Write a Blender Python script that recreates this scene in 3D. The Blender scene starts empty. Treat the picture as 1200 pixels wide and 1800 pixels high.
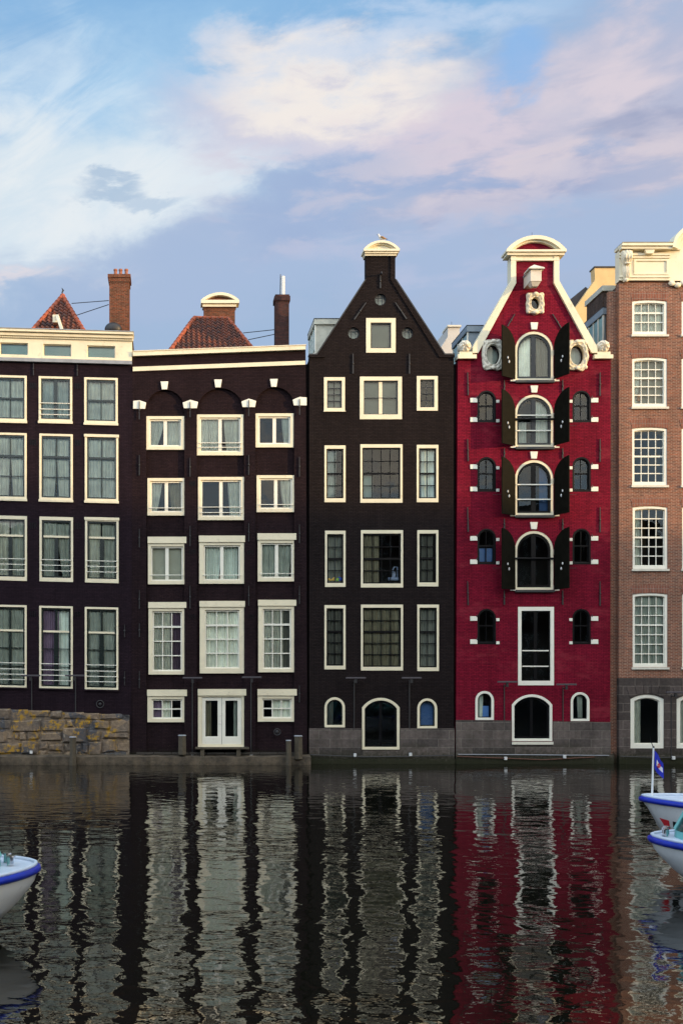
import bpy, bmesh, math, random
from mathutils import Vector, Matrix
from mathutils.geometry import tessellate_polygon
random.seed(7)
S = bpy.context.scene
C = S.collection
R = math.radians
PI = math.pi

# ------------------------------------------------------------------ camera
CX, CY, CZ, PX0, PY0, F = -7.5, -45.0, 3.5, 300.0, 1203.0, 1800.0
cam = bpy.data.cameras.new('camera')
co = bpy.data.objects.new('camera', cam); C.objects.link(co)
co.location = (CX, CY, CZ); co.rotation_euler = (R(90), 0, 0)
cam.sensor_fit = 'HORIZONTAL'; cam.sensor_width = 36; cam.lens = F/1200*36
cam.shift_x = (600-PX0)/1200; cam.shift_y = (PY0-900)/1200
cam.clip_end = 3000
S.camera = co

# ------------------------------------------------------------------ light
SUN_AZ, SUN_EL = 65.0, 6.3            # azimuth from the facade normal towards +x
sv = Vector((math.cos(R(SUN_EL))*math.sin(R(SUN_AZ)), -math.cos(R(SUN_EL))*math.cos(R(SUN_AZ)), math.sin(R(SUN_EL))))
sl = bpy.data.lights.new('sun', 'SUN'); sl.energy = 5.0; sl.angle = R(0.6); sl.color = (1.0, 0.66, 0.30)
so = bpy.data.objects.new('sun', sl); C.objects.link(so)
so.rotation_euler = sv.to_track_quat('Z', 'Y').to_euler(); so.location = (60, -40, 40)
S.view_settings.view_transform = 'Standard'; S.view_settings.look = 'None'
S.view_settings.exposure = 0.0; S.view_settings.gamma = 1.0
SKY_STRENGTH = 0.1
S.cycles.use_denoising = True
S.cycles.max_bounces = 8; S.cycles.transparent_max_bounces = 16
S.cycles.caustics_reflective = False; S.cycles.caustics_refractive = False

def srgb(r, g, b):
    f = lambda c: (c/255/12.92) if c <= 10 else ((c/255+0.055)/1.055)**2.4
    return (f(r), f(g), f(b), 1)

class NT:
    """small helper for writing node trees"""
    def __init__(s, tree): s.t = tree; s.n = tree.nodes; s.l = tree.links
    def new(s, typ, **kw):
        n = s.n.new(typ)
        for k, v in kw.items(): setattr(n, k, v)
        return n
    def put(s, sock, v):
        if hasattr(v, 'links') or isinstance(v, bpy.types.NodeSocket): s.l.new(v, sock)
        else:
            try: sock.default_value = v
            except Exception: sock.default_value = tuple(v)[:3]
    def math(s, op, a, b=0.0, c=0.0, clamp=False):
        n = s.new('ShaderNodeMath', operation=op, use_clamp=clamp)
        s.put(n.inputs[0], a); s.put(n.inputs[1], b); s.put(n.inputs[2], c)
        return n.outputs[0]
    def mix(s, f, a, b, blend='MIX'):
        n = s.new('ShaderNodeMix', data_type='RGBA', blend_type=blend, clamp_factor=True)
        s.put(n.inputs[0], f); s.put(n.inputs[6], a); s.put(n.inputs[7], b)
        return n.outputs[2]
    def ramp(s, f, a, b, x=0.0, y=1.0, smooth=True):
        n = s.new('ShaderNodeMapRange', interpolation_type='SMOOTHSTEP' if smooth else 'LINEAR')
        s.put(n.inputs[0], f); s.put(n.inputs[1], a); s.put(n.inputs[2], b); s.put(n.inputs[3], x); s.put(n.inputs[4], y)
        return n.outputs[0]
    def noise(s, vec, scale, detail=4, rough=.55, dist=0.0):
        n = s.new('ShaderNodeTexNoise'); s.put(n.inputs['Vector'], vec)
        n.inputs['Scale'].default_value = scale; n.inputs['Detail'].default_value = detail
        n.inputs['Roughness'].default_value = rough; n.inputs['Distortion'].default_value = dist
        return n.outputs[0], n.outputs[1]
    def comb(s, x, y, z):
        n = s.new('ShaderNodeCombineXYZ'); s.put(n.inputs[0], x); s.put(n.inputs[1], y); s.put(n.inputs[2], z); return n.outputs[0]
    def sep(s, v):
        n = s.new('ShaderNodeSeparateXYZ'); s.put(n.inputs[0], v); return n.outputs

# ------------------------------------------------------------------ sky
world = bpy.data.worlds.new('World'); S.world = world; world.use_nodes = True
w = NT(world.node_tree); w.n.clear()
sky = w.new('ShaderNodeTexSky', sky_type='NISHITA', sun_disc=False)
sky.sun_elevation = R(SUN_EL); sky.sun_rotation = R(180-SUN_AZ); sky.altitude = 0; sky.air_density = 1.0; sky.dust_density = .6; sky.ozone_density = 1.6
tc = w.new('ShaderNodeTexCoord')
dx, dy, dz = w.sep(tc.outputs['Generated'])
az = w.math('ARCTAN2', dx, dy)
el = w.math('ARCSINE', dz)
vec = w.comb(az, w.math('MULTIPLY', el, 1.6), 0.0)      # clouds stretch sideways
n1, nc = w.noise(vec, 3.2, 8, .58, .4)
n2, _ = w.noise(w.comb(w.math('MULTIPLY', az, 1.0), w.math('MULTIPLY', el, 2.3), 4.0), 9.0, 8, .6, .25)
n3, _ = w.noise(w.comb(w.math('ADD', w.math('MULTIPLY', az, .7), el), w.math('SUBTRACT', w.math('MULTIPLY', el, 3.0), w.math('MULTIPLY', az, 1.4)), 9.0), 7.0, 9, .62, .9)
K = 1.0/SKY_STRENGTH
def sc(r, g, b): c = srgb(r, g, b); return (c[0]*K, c[1]*K, c[2]*K, 1)
def dirpx(px, py):
    u = (px-PX0)/F; v = (PY0-py)/F
    a = math.atan(u); return a, math.atan(v*math.cos(a))
wx = w.math('MULTIPLY', w.math('SUBTRACT', n1, .5), .26)
wy = w.math('MULTIPLY', w.math('SUBTRACT', n2, .5), .12)
azw = w.math('ADD', az, wx); elw = w.math('ADD', el, wy)
def blob(px, py, rx, ry, ang=0, soft=1.0):
    """soft cloud mask round the direction seen at a picture point; rx, ry in picture pixels"""
    a, e = dirpx(px, py)
    X = w.math('SUBTRACT', azw, a); Y = w.math('SUBTRACT', elw, e)
    c_, s_ = math.cos(R(ang)), math.sin(R(ang))
    U = w.math('ADD', w.math('MULTIPLY', X, c_), w.math('MULTIPLY', Y, s_))
    V = w.math('SUBTRACT', w.math('MULTIPLY', Y, c_), w.math('MULTIPLY', X, s_))
    U = w.math('MULTIPLY', U, F/rx); V = w.math('MULTIPLY', V, F/ry)
    d = w.math('SQRT', w.math('ADD', w.math('MULTIPLY', U, U), w.math('MULTIPLY', V, V)))
    return w.ramp(d, 1.0+.5*soft, 1.0-.6*soft)
# clear air: the physical sky, tinted towards the blue of this evening
air = w.mix(0.88, sky.outputs[0], w.mix(w.ramp(el, .30, .62), sc(170, 194, 226), sc(144, 192, 236)))
col = air
def layer(mask, colr, amt=1.0):
    global col
    col = w.mix(w.math('MULTIPLY', mask, amt), col, colr)
fine = w.ramp(n3, .36, .68)
n4, _ = w.noise(w.comb(w.math('MULTIPLY', az, 1.0), w.math('ADD', w.math('MULTIPLY', el, 2.6), w.math('MULTIPLY', az, .35)), 2.0), 5.5, 7, .55, .5)
n5, _ = w.noise(w.comb(az, w.math('MULTIPLY', el, 3.4), 12.0), 13.0, 6, .55, .3)
wisp, _ = w.noise(w.comb(w.math('MULTIPLY', az, 2.6), w.math('MULTIPLY', el, .9), 5.0), 9.0, 6, .6, 1.0)
layer(blob(230, 210, 260, 120, 10, 1.0), sc(176, 212, 240), .7)
layer(w.math('MULTIPLY', blob(70, 200, 200, 120, 0, 1.0), w.ramp(n3, .34, .66)), sc(216, 232, 245), .7)
layer(blob(90, 370, 330, 120, 10, .8), sc(216, 230, 240), .95)
layer(w.math('MULTIPLY', blob(300, 320, 300, 80, 20, .9), w.ramp(n3, .28, .6)), sc(224, 234, 242), .9)
layer(w.math('MULTIPLY', blob(60, 310, 230, 90, 0, .9), fine), sc(232, 238, 242), .85)
layer(blob(1150, 225, 560, 180, 8, .9), sc(186, 189, 211), .92)
layer(blob(470, 400, 330, 62, 22, .9), sc(164, 184, 217), .85)
layer(blob(330, 480, 330, 70, 8, .9), sc(170, 189, 219), .75)
layer(w.math('MULTIPLY', blob(760, 360, 330, 60, 0, .9), w.ramp(n4, .25, .55)), sc(158, 178, 214), .85)
layer(blob(540, 185, 230, 78, -4, .9), sc(202, 202, 222), .9)
layer(w.math('MULTIPLY', blob(570, 150, 190, 66, -6, .75), w.ramp(n5, .22, .52)), sc(242, 235, 230), 1.0)
layer(w.math('MULTIPLY', blob(800, 240, 190, 50, -10, .9), w.ramp(n5, .28, .56)), sc(220, 208, 220), .9)
layer(w.math('MULTIPLY', blob(460, 270, 130, 34, 8, .9), w.ramp(n5, .34, .6)), sc(214, 212, 226), .8)
layer(w.math('MULTIPLY', blob(1130, 130, 240, 60, -10, .9), w.ramp(n4, .36, .6)), sc(222, 211, 220), .9)
layer(w.math('MULTIPLY', blob(1040, 285, 330, 36, -2, .9), w.ramp(n5, .36, .6)), sc(224, 210, 216), .9)
layer(w.math('MULTIPLY', blob(930, 360, 240, 36, 0, .9), w.ramp(n5, .4, .62)), sc(212, 203, 216), .85)
layer(w.math('MULTIPLY', blob(1080, 215, 330, 36, -6, .9), w.ramp(n4, .58, .38)), sc(158, 166, 196), .85)
layer(w.math('MULTIPLY', blob(1060, 335, 330, 30, 0, .9), w.ramp(n4, .6, .4)), sc(158, 170, 204), .8)
layer(w.math('MULTIPLY', blob(820, 330, 420, 90, 0, .9), w.ramp(n5, .46, .62)), sc(206, 203, 218), .6)
layer(blob(900, 110, 75, 42, 20, .9), sc(140, 186, 236), .75)
layer(w.math('MULTIPLY', blob(680, 60, 300, 44, 4, .9), w.ramp(n5, .38, .62)), sc(200, 216, 238), .7)
layer(blob(170, 338, 42, 14, 8, 1.0), sc(160, 186, 214), .7)
layer(blob(235, 355, 60, 14, 0, 1.0), sc(176, 198, 222), .7)
layer(blob(980, 440, 560, 50, 0, 1.0), sc(166, 188, 220), .8)
layer(w.math('MULTIPLY', blob(640, 440, 230, 40, -6, .9), w.ramp(n5, .4, .62)), sc(188, 196, 222), .6)
layer(w.math('MULTIPLY', blob(60, 500, 150, 22, 8, .9), fine), sc(226, 220, 226), .8)
# rest of the dome: broken cloud, brighter and warmer towards the sun behind the viewer
back = w.ramp(dy, .25, -.25)
cl = w.ramp(n1, .45, .6)
sunny = w.ramp(w.math('ADD', w.math('MULTIPLY', dx, sv.x), w.math('MULTIPLY', dy, sv.y)), -.2, 1.0)
bk = w.mix(cl, w.mix(.7, sky.outputs[0], sc(176, 198, 214)), w.mix(sunny, sc(214, 216, 226), sc(246, 226, 190)))
BACK_GAIN = 3.8
gain = w.new('ShaderNodeMix', data_type='RGBA', blend_type='MULTIPLY'); gain.inputs[0].default_value = 1
w.put(gain.inputs[6], bk); gain.inputs[7].default_value = (BACK_GAIN, BACK_GAIN, BACK_GAIN*1.02, 1)
col = w.mix(back, col, gain.outputs[2])
bg = w.new('ShaderNodeBackground'); w.put(bg.inputs[0], col); bg.inputs[1].default_value = SKY_STRENGTH
wo = w.new('ShaderNodeOutputWorld'); w.l.new(bg.outputs[0], wo.inputs[0])

# ------------------------------------------------------------------ materials
MAT = {}
def newmat(name):
    m = bpy.data.materials.new(name); m.use_nodes = True
    t = NT(m.node_tree); t.n.clear()
    p = t.new('ShaderNodeBsdfPrincipled'); o = t.new('ShaderNodeOutputMaterial'); t.l.new(p.outputs[0], o.inputs[0])
    MAT[name] = m
    return m, t, p, o
def coords(t): return t.new('ShaderNodeTexCoord').outputs['Object']
def bump(t, p, h, dist, strength=1.0):
    b = t.new('ShaderNodeBump'); b.inputs['Strength'].default_value = strength; b.inputs['Distance'].default_value = dist
    t.put(b.inputs['Height'], h); t.l.new(b.outputs[0], p.inputs['Normal'])
def mat(name, col, rough=.6, var=.12, scale=3.0, bmp=0.0, bscale=60, metal=0.0, spec=.5, dirt=None):
    m, t, p, o = newmat(name)
    v = coords(t); n, _ = t.noise(v, scale, 6, .6)
    f = t.ramp(n, .25, .75, 1-var, 1+var, False)
    c = t.mix(1.0, (*col[:3], 1), t.comb(f, f, f), 'MULTIPLY')
    if dirt:
        n2, _ = t.noise(v, scale*2.7, 8, .7)
        c = t.mix(t.ramp(n2, .56, .72, 0, dirt[1]), c, (*dirt[0], 1))
    t.put(p.inputs['Base Color'], c)
    p.inputs['Roughness'].default_value = rough; p.inputs['Metallic'].default_value = metal
    p.inputs['Specular IOR Level'].default_value = spec
    if bmp:
        nb, _ = t.noise(v, bscale, 5, .6); bump(t, p, nb, bmp)
    return m
def brick(name, c1, c2, mortar, bw=.215, rh=.064, ms=.010, rough=.85, bd=.011, var=.2, algae=True, specks=None, vert=False, offset=.5, spec=.08, gl=None, big=None):
    m, t, p, o = newmat(name)
    v = coords(t); x, y, z = t.sep(v)
    u = t.math('ADD', x, y)
    nw, nwc = t.noise(v, 1.3, 2, .5)
    zz = t.math('ADD', z, t.math('MULTIPLY', t.math('SUBTRACT', nw, .5), .03))
    bv = t.comb(zz, u, 0) if vert else t.comb(u, zz, 0)
    b = t.new('ShaderNodeTexBrick'); b.offset = offset
    t.put(b.inputs['Vector'], bv); t.put(b.inputs['Color1'], (*c1, 1)); t.put(b.inputs['Color2'], (*c2, 1)); t.put(b.inputs['Mortar'], (*mortar, 1))
    for k, val in (('Scale', 1.0), ('Mortar Size', ms), ('Mortar Smooth', .3), ('Bias', 0.0), ('Brick Width', bw), ('Row Height', rh)): b.inputs[k].default_value = val
    n, _ = t.noise(v, .55, 7, .65); n2, _ = t.noise(v, 9.0, 5, .7)
    f = t.math('MULTIPLY', t.ramp(n, .25, .75, 1-var, 1+var, False), t.ramp(n2, .25, .75, .7, 1.3, False))
    c = t.mix(1.0, b.outputs['Color'], t.comb(f, f, f), 'MULTIPLY')
    sk, _ = t.noise(t.comb(t.math('MULTIPLY', u, 3.2), t.math('MULTIPLY', z, .16), 1.0), 1.0, 5, .65)     # rain streaks in the dirt
    f2 = t.ramp(sk, .3, .7, .80, 1.12, False)
    c = t.mix(1.0, c, t.comb(f2, f2, f2), 'MULTIPLY')
    if big:
        n4, _ = t.noise(t.comb(t.math('MULTIPLY', u, .5), z, 3), 1.1, 6, .7)
        c = t.mix(t.ramp(n4, .52, .68, 0, big[1]), c, (*big[0], 1))
    if specks:
        n3, _ = t.noise(v, specks[2], 6, .75); n5, _ = t.noise(v, .8, 3, .6)
        c = t.mix(t.math('MULTIPLY', t.ramp(n3, specks[3], specks[3]+.04, 0, 1), t.ramp(n5, .48, .6, 0, specks[1])), c, (*specks[0], 1))
    if algae:
        h = t.math('ADD', z, t.math('MULTIPLY', t.math('SUBTRACT', n2, .5), .7))
        c = t.mix(t.ramp(h, .75, .10, 0, .93), c, (.022, .024, .012, 1))
    t.put(p.inputs['Base Color'], c); p.inputs['Roughness'].default_value = rough; p.inputs['Specular IOR Level'].default_value = spec
    hgt = t.math('ADD', t.math('MULTIPLY', b.outputs['Fac'], -1.0), t.math('MULTIPLY', n2, .7))
    bump(t, p, hgt, bd)
    return m
WHITE = mat('cream_paint', (.74, .66, .47), .5, .09, 1.5, .002, 30, dirt=((.40, .34, .22), .45))
mat('white_paint', (.77, .74, .63), .45, .07, 1.5, .001, 30, dirt=((.44, .41, .34), .35))
mat('warm_stone', (.74, .65, .48), .7, .12, 8, .004, 40, dirt=((.40, .33, .20), .35))
mat('pale_stone', (.62, .58, .48), .75, .14, 9, .006, 40, dirt=((.3, .28, .22), .4))
mat('green_black', (.010, .016, .014), .25, .2)
mat('black_paint', (.005, .005, .006), .35, .3, spec=.14)
mat('shutter_paint', (.0065, .006, .004), .6, .4, 4, .001, 20, spec=.035)
mat('grey_frame', (.022, .024, .026), .5, .15)
mat('iron', (.016, .015, .016), .5, .3, 12, .002, 50)
mat('lamp_metal', (.06, .052, .06), .45, .2, 6)
mat('lead', (.24, .25, .27), .5, .2, 4, .003, 12)
mat('dormer_grey', (.50, .49, .40), .6, .22, 3, .002, 20, dirt=((.16, .15, .1), .6))
mat('dormer_blue', (.22, .27, .31), .5, .15, 3)
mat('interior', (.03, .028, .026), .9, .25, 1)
mat('room_light', (.34, .32, .26), .9, .15, 1)
mat('attic_glass', (.14, .30, .26), .12, .25, 1.2, spec=.7)
mat('flat_roof', (.05, .048, .045), .8, .2, 2)
mat('wood_post', (.07, .055, .035), .85, .4, 7, .012, 25, dirt=((.03, .04, .015), .8))
mat('wet_wood', (.035, .028, .02), .6, .4, 7, .01, 25)
mat('concrete_ledge', (.075, .056, .036), .9, .8, 2.5, .03, 12, dirt=((.022, .028, .006), .95))
mat('white_box', (.6, .6, .58), .5, .1)
mat('rust_pipe', (.10, .035, .018), .7, .5, 10, .002, 40)
mat('rosette', (.72, .65, .52), .6, .1, 9, .004, 40, dirt=((.45, .35, .2), .4))
mat('beam_paint', (.62, .55, .45), .5, .12, 4, dirt=((.35, .2, .08), .4))
mat('stucco', (.62, .42, .19), .9, .12, 1.5, .004, 20, dirt=((.5, .27, .09), .5))
mat('grey_stucco', (.50, .47, .43), .9, .08, 1.5)
mat('hull_white', (.84, .83, .80), .25, .06, 2, dirt=((.5, .5, .44), .4))
mat('deck_white', (.60, .66, .74), .45, .08, 3, dirt=((.36, .42, .5), .3))
mat('fender_blue', (.006, .02, .36), .32, .2, 5)
mat('cabin_turquoise', (.16, .46, .44), .4, .08, 3)
mat('boot_navy', (.006, .009, .02), .3, .2)
mat('chrome', (.75, .72, .72), .16, .05, metal=1.0)
mat('flag_blue', (.008, .02, .42), .7, .1); mat('flag_white', (.7, .7, .74), .7, .05); mat('emblem_red', (.6, .02, .03), .5, .1)
mat('gull_white', (.72, .66, .58), .8, .08, 20); mat('gull_brown', (.30, .16, .06), .8, .3, 30); mat('gull_dark', (.03, .022, .018), .7, .2); mat('gull_beak', (.16, .12, .06), .5, .1)
mat('toy_yellow', (.75, .45, .10), .8, .1); mat('toy_green', (.35, .62, .08), .8, .1); mat('toy_blue', (.02, .08, .5), .8, .1); mat('toy_brown', (.25, .11, .05), .8, .1)
mat('book_pink', (.75, .48, .38), .7, .1); mat('machine_white', (.42, .5, .75), .4, .05); mat('paper_cloth', (.42, .5, .44), .8, .1); mat('skin', (.5, .26, .14), .6, .05); mat('hair', (.03, .02, .015), .8, .2)
mat('blue_cloth', (.03, .08, .22), .7, .2); mat('picture_blue', (.10, .22, .55), .4, .1)
mat('quay_paving', (.13, .12, .11), .85, .2, 5, .004, 20)
mat('ground_earth', (.08, .08, .06), .9, .2, .3)
mat('roof_dark', (.035, .032, .036), .7, .25, 3, .004, 10)
for nm, c in (('curtain_pale', (.88, .86, .74)), ('curtain_grey', (.64, .67, .60)), ('curtain_dark', (.20, .195, .17)), ('curtain_beige', (.38, .33, .23)), ('curtain_mauve', (.20, .13, .20))):
    m, t, p, o = newmat(nm)
    v = coords(t); n, _ = t.noise(v, 2.0, 4, .6); f = t.ramp(n, .3, .7, .8, 1.15, False)
    x, y, z = t.sep(v); k = t.noise(t.comb(t.math('MULTIPLY', x, 14.0), t.math('MULTIPLY', z, .25), y), 1.0, 3, .6)[0]
    f = t.math('MULTIPLY', f, t.ramp(k, .25, .75, .78, 1.12))
    t.put(p.inputs['Base Color'], t.mix(1, (*c, 1), t.comb(f, f, f), 'MULTIPLY')); p.inputs['Roughness'].default_value = .9; p.inputs['Specular IOR Level'].default_value = .1
# window glass: looks through, mirrors the sky and the far bank, slightly wavy old panes
m, t, p, o = newmat('window_glass')
t.n.remove(p)
g = t.new('ShaderNodeBsdfGlossy'); g.inputs['Roughness'].default_value = .015; g.inputs['Color'].default_value = (.92, .97, 1, 1)
tr = t.new('ShaderNodeBsdfTransparent'); tr.inputs[0].default_value = (.86, .92, .89, 1)
fr = t.new('ShaderNodeFresnel'); fr.inputs['IOR'].default_value = 1.46
n, _ = t.noise(coords(t), 1.6, 2, .5); b = t.new('ShaderNodeBump'); b.inputs['Distance'].default_value = .004; t.put(b.inputs['Height'], n)
t.l.new(b.outputs[0], g.inputs['Normal'])
mx = t.new('ShaderNodeMixShader'); t.l.new(fr.outputs[0], mx.inputs[0]); t.l.new(tr.outputs[0], mx.inputs[1]); t.l.new(g.outputs[0], mx.inputs[2]); t.l.new(mx.outputs[0], o.inputs[0])

brick('brick_aubergine', (.0215, .0125, .0175), (.0155, .0092, .0135), (.010, .006, .0095), var=.22, specks=((.16, .10, .07), .35, 30, .66))
brick('brick_umber', (.0235, .0130, .0150), (.0165, .0092, .0115), (.010, .006, .0075), var=.25, specks=((.30, .19, .13), .8, 22, .64))
brick('brick_dark', (.0205, .0148, .0145), (.0145, .0105, .0108), (.0055, .004, .004), var=.16)
brick('brick_red', (.215, .010, .027), (.155, .008, .022), (.085, .004, .014), var=.24, algae=True, big=((.27, .035, .050), .45), bd=.012, rough=.75, spec=.05)
brick('brick_brown', (.26, .085, .044), (.125, .048, .033), (.36, .26, .19), ms=.011, var=.15, spec=.2, big=((.16, .075, .055), .4))
brick('brick_arch', (.26, .085, .05), (.20, .07, .045), (.27, .22, .18), bw=.22, rh=.07, vert=True, algae=False, offset=0)
brick('brick_chimney', (.20, .055, .026), (.09, .032, .020), (.16, .105, .07), algae=False, ms=.012, big=((.10, .06, .03), .5))
brick('brick_side', (.10, .06, .045), (.065, .045, .038), (.10, .085, .07), ms=.01)
brick('brick_darkchimney', (.085, .035, .03), (.05, .028, .028), (.05, .035, .03), algae=False)
brick('ashlar_grey', (.125, .102, .09), (.066, .056, .052), (.18, .16, .135), bw=.95, rh=.365, ms=.012, bd=.01, var=.25, big=((.045, .04, .03), .6))
brick('ashlar_dark', (.098, .078, .070), (.056, .046, .042), (.16, .135, .115), bw=1.05, rh=.38, ms=.014, bd=.01, var=.25)
brick('far_brick', (.16, .08, .05), (.11, .06, .04), (.15, .12, .1), algae=False)
# rough rubble stone with lichen
m, t, p, o = newmat('rubble_stone')
v = coords(t); x, y, z = t.sep(v)
vo = t.new('ShaderNodeTexVoronoi'); t.put(vo.inputs['Vector'], t.comb(x, 0, t.math('MULTIPLY', z, 1.5))); vo.inputs['Scale'].default_value = 1.35
n, _ = t.noise(v, 6, 8, .7); n2, _ = t.noise(v, 1.5, 6, .6)
r_, g_, b_ = t.sep(vo.outputs['Color'])
c = t.mix(r_, (.22, .155, .10, 1), (.10, .082, .07, 1)); c = t.mix(t.math('MULTIPLY', t.ramp(g_, .80, .84), t.ramp(n, .35, .5)), c, (.06, .06, .068, 1))
c = t.mix(1, c, t.comb(t.ramp(n, .2, .8, .45, 1.5), t.ramp(n, .2, .8, .45, 1.5), t.ramp(n, .2, .8, .5, 1.4)), 'MULTIPLY')
c = t.mix(t.ramp(n, .57, .7, 0, .6), c, (.38, .33, .25, 1))
c = t.mix(t.math('MULTIPLY', t.ramp(n2, .52, .62), t.ramp(n, .45, .56)), c, (.34, .19, .015, 1))
c = t.mix(t.ramp(t.math('ADD', z, t.math('MULTIPLY', n, .4)), .75, .35, 0, .8), c, (.05, .055, .018, 1))
t.put(p.inputs['Base Color'], c); p.inputs['Roughness'].default_value = .9; bump(t, p, n, .05)
# pantiles
m, t, p, o = newmat('pantile')
v = coords(t); n, _ = t.noise(v, 3, 8, .7); n2, _ = t.noise(v, 14, 5, .7)
c = t.mix(t.ramp(n, .35, .62), (.19, .050, .022, 1), (.045, .022, .018, 1)); c = t.mix(t.ramp(n2, .58, .68, 0, .7), c, (.035, .03, .02, 1))
t.put(p.inputs['Base Color'], c); p.inputs['Roughness'].default_value = .75; bump(t, p, n2, .01)
mat('ridge_tile', (.30, .065, .022), .7, .3, 6, .004, 30, dirt=((.16, .09, .04), .6))
mat('clay_pot', (.26, .09, .05), .7, .3, 6)
# canal water
m, t, p, o = newmat('canal_water')
v = coords(t); x, y, z = t.sep(v)
v2 = t.comb(x, t.math('MULTIPLY', y, 1.25), 0)
a1, _ = t.noise(v2, .55, 1, .5, .2); a2, _ = t.noise(v2, 1.9, 1.4, .42, .3); a3, _ = t.noise(t.comb(x, t.math('MULTIPLY', y, 1.5), 7.0), 6.0, 2, .5, .2)
patch = t.ramp(t.noise(v, .16, 3, .55)[0], .3, .7, .6, 1.35, False)
h = t.math('ADD', t.math('MULTIPLY', a1, .021), t.math('ADD', t.math('MULTIPLY', a2, .0145), t.math('MULTIPLY', a3, .0019)))
t.put(p.inputs['Base Color'], (.005, .005, .003, 1)); p.inputs['Roughness'].default_value = .012; p.inputs['IOR'].default_value = 1.72
bump(t, p, t.math('MULTIPLY', h, patch), 1.0)

# ------------------------------------------------------------------ mesh helpers
ROOT = {}
class MB:
    def __init__(s): s.v = []; s.f = []
    def add(s, vs, fs):
        k = len(s.v); s.v += [tuple(q) for q in vs]; s.f += [tuple(i+k for i in q) for q in fs]; return s
    def box(s, x0, x1, y0, y1, z0, z1):
        return s.add([(x0,y0,z0),(x1,y0,z0),(x1,y1,z0),(x0,y1,z0),(x0,y0,z1),(x1,y0,z1),(x1,y1,z1),(x0,y1,z1)],
                     [(0,1,5,4),(1,2,6,5),(2,3,7,6),(3,0,4,7),(4,5,6,7),(3,2,1,0)])
    def prism(s, loop, y0, y1, holes=(), caps=(True, True)):
        loops = [loop]+list(holes); flat = [q for l in loops for q in l]
        tris = tessellate_polygon([[Vector((a, b, 0)) for a, b in l] for l in loops]); n = len(flat)
        vs = [(a, y0, b) for a, b in flat]+[(a, y1, b) for a, b in flat]; fs = []
        if caps[0]: fs += [tuple(q) for q in tris]
        if caps[1]: fs += [tuple(i+n for i in reversed(q)) for q in tris]
        k = 0
        for l in loops:
            m_ = len(l)
            for i in range(m_): j = (i+1) % m_; fs.append((k+i, k+j, k+j+n, k+i+n))
            k += m_
        return s.add(vs, fs)
    def ring(s, outer, inner, y0, y1):
        n = len(outer)
        vs = [(a, y0, b) for a, b in outer]+[(a, y0, b) for a, b in inner]+[(a, y1, b) for a, b in outer]+[(a, y1, b) for a, b in inner]
        fs = []
        for i in range(n):
            j = (i+1) % n
            fs += [(i, j, n+j, n+i), (2*n+j, 2*n+i, 3*n+i, 3*n+j), (j, i, 2*n+i, 2*n+j), (n+i, n+j, 3*n+j, 3*n+i)]
        return s.add(vs, fs)
    def tube(s, p0, p1, r, r2=None, n=8):
        return s.path([p0, p1], [r, r if r2 is None else r2], n)
    def path(s, pts, rad, n=8, caps=True):
        pts = [Vector(q) for q in pts]; rad = rad if isinstance(rad, (list, tuple)) else [rad]*len(pts)
        vs = []; fs = []; up0 = None
        for i, q in enumerate(pts):
            d = (pts[min(i+1, len(pts)-1)]-pts[max(i-1, 0)]).normalized()
            up = Vector((0, 0, 1)) if abs(d.z) < .95 else Vector((1, 0, 0))
            a = d.cross(up).normalized(); b_ = d.cross(a).normalized()
            if up0 is not None and a.dot(up0) < 0: a = -a; b_ = -b_
            up0 = a
            for k in range(n): vs.append(q+(a*math.cos(2*PI*k/n)+b_*math.sin(2*PI*k/n))*rad[i])
        for i in range(len(pts)-1):
            for k in range(n):
                k2 = (k+1) % n; fs.append((i*n+k, i*n+k2, (i+1)*n+k2, (i+1)*n+k))
        if caps: fs += [tuple(range(n-1, -1, -1)), tuple(range((len(pts)-1)*n, len(pts)*n))]
        return s.add(vs, fs)
    def ell(s, c, r, n=12, m_=8):
        vs = []; fs = []
        for i in range(m_+1):
            th = PI*i/m_
            for k in range(n): ph = 2*PI*k/n; vs.append((c[0]+r[0]*math.sin(th)*math.cos(ph), c[1]+r[1]*math.sin(th)*math.sin(ph), c[2]+r[2]*math.cos(th)))
        for i in range(m_):
            for k in range(n): k2 = (k+1) % n; fs.append((i*n+k, i*n+k2, (i+1)*n+k2, (i+1)*n+k))
        return s.add(vs, fs)
    def build(s, name, mname, parent=None, smooth=False, bevel=0.0, flat_fix=True):
        if parent is not None: base = ROOT[parent]
        else:
            xs = [q[0] for q in s.v]; ys = [q[1] for q in s.v]; zs = [q[2] for q in s.v]
            base = Vector(((min(xs)+max(xs))/2, (min(ys)+max(ys))/2, min(zs)))
        me = bpy.data.meshes.new(name)
        me.from_pydata([(a-base.x, b-base.y, c-base.z) for a, b, c in s.v], [], s.f)
        bm = bmesh.new(); bm.from_mesh(me)
        bmesh.ops.remove_doubles(bm, verts=bm.verts, dist=1e-5)
        if flat_fix: bmesh.ops.recalc_face_normals(bm, faces=bm.faces)
        bm.to_mesh(me); bm.free()
        if smooth:
            for q in me.polygons: q.use_smooth = True
        me.materials.append(MAT[mname])
        ob = bpy.data.objects.new(name, me); C.objects.link(ob)
        if parent is not None: ob.parent = parent
        else: ob.location = base
        if bevel:
            bv = ob.modifiers.new('bevel', 'BEVEL'); bv.width = bevel; bv.segments = 2; bv.limit_method = 'ANGLE'; bv.angle_limit = R(40)
        ROOT[ob] = base
        return ob
def tag(o, label, cat, group=None):
    o['label'] = label; o['category'] = cat
    if group: o['group'] = group
    return o
def struct(o, kind='structure'): o['kind'] = kind; return o
def thing(name, loc, label, cat, group=None):
    o = bpy.data.objects.new(name, None); C.objects.link(o); o.location = loc; o.empty_display_size = .3
    ROOT[o] = Vector(loc); return tag(o, label, cat, group)

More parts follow.
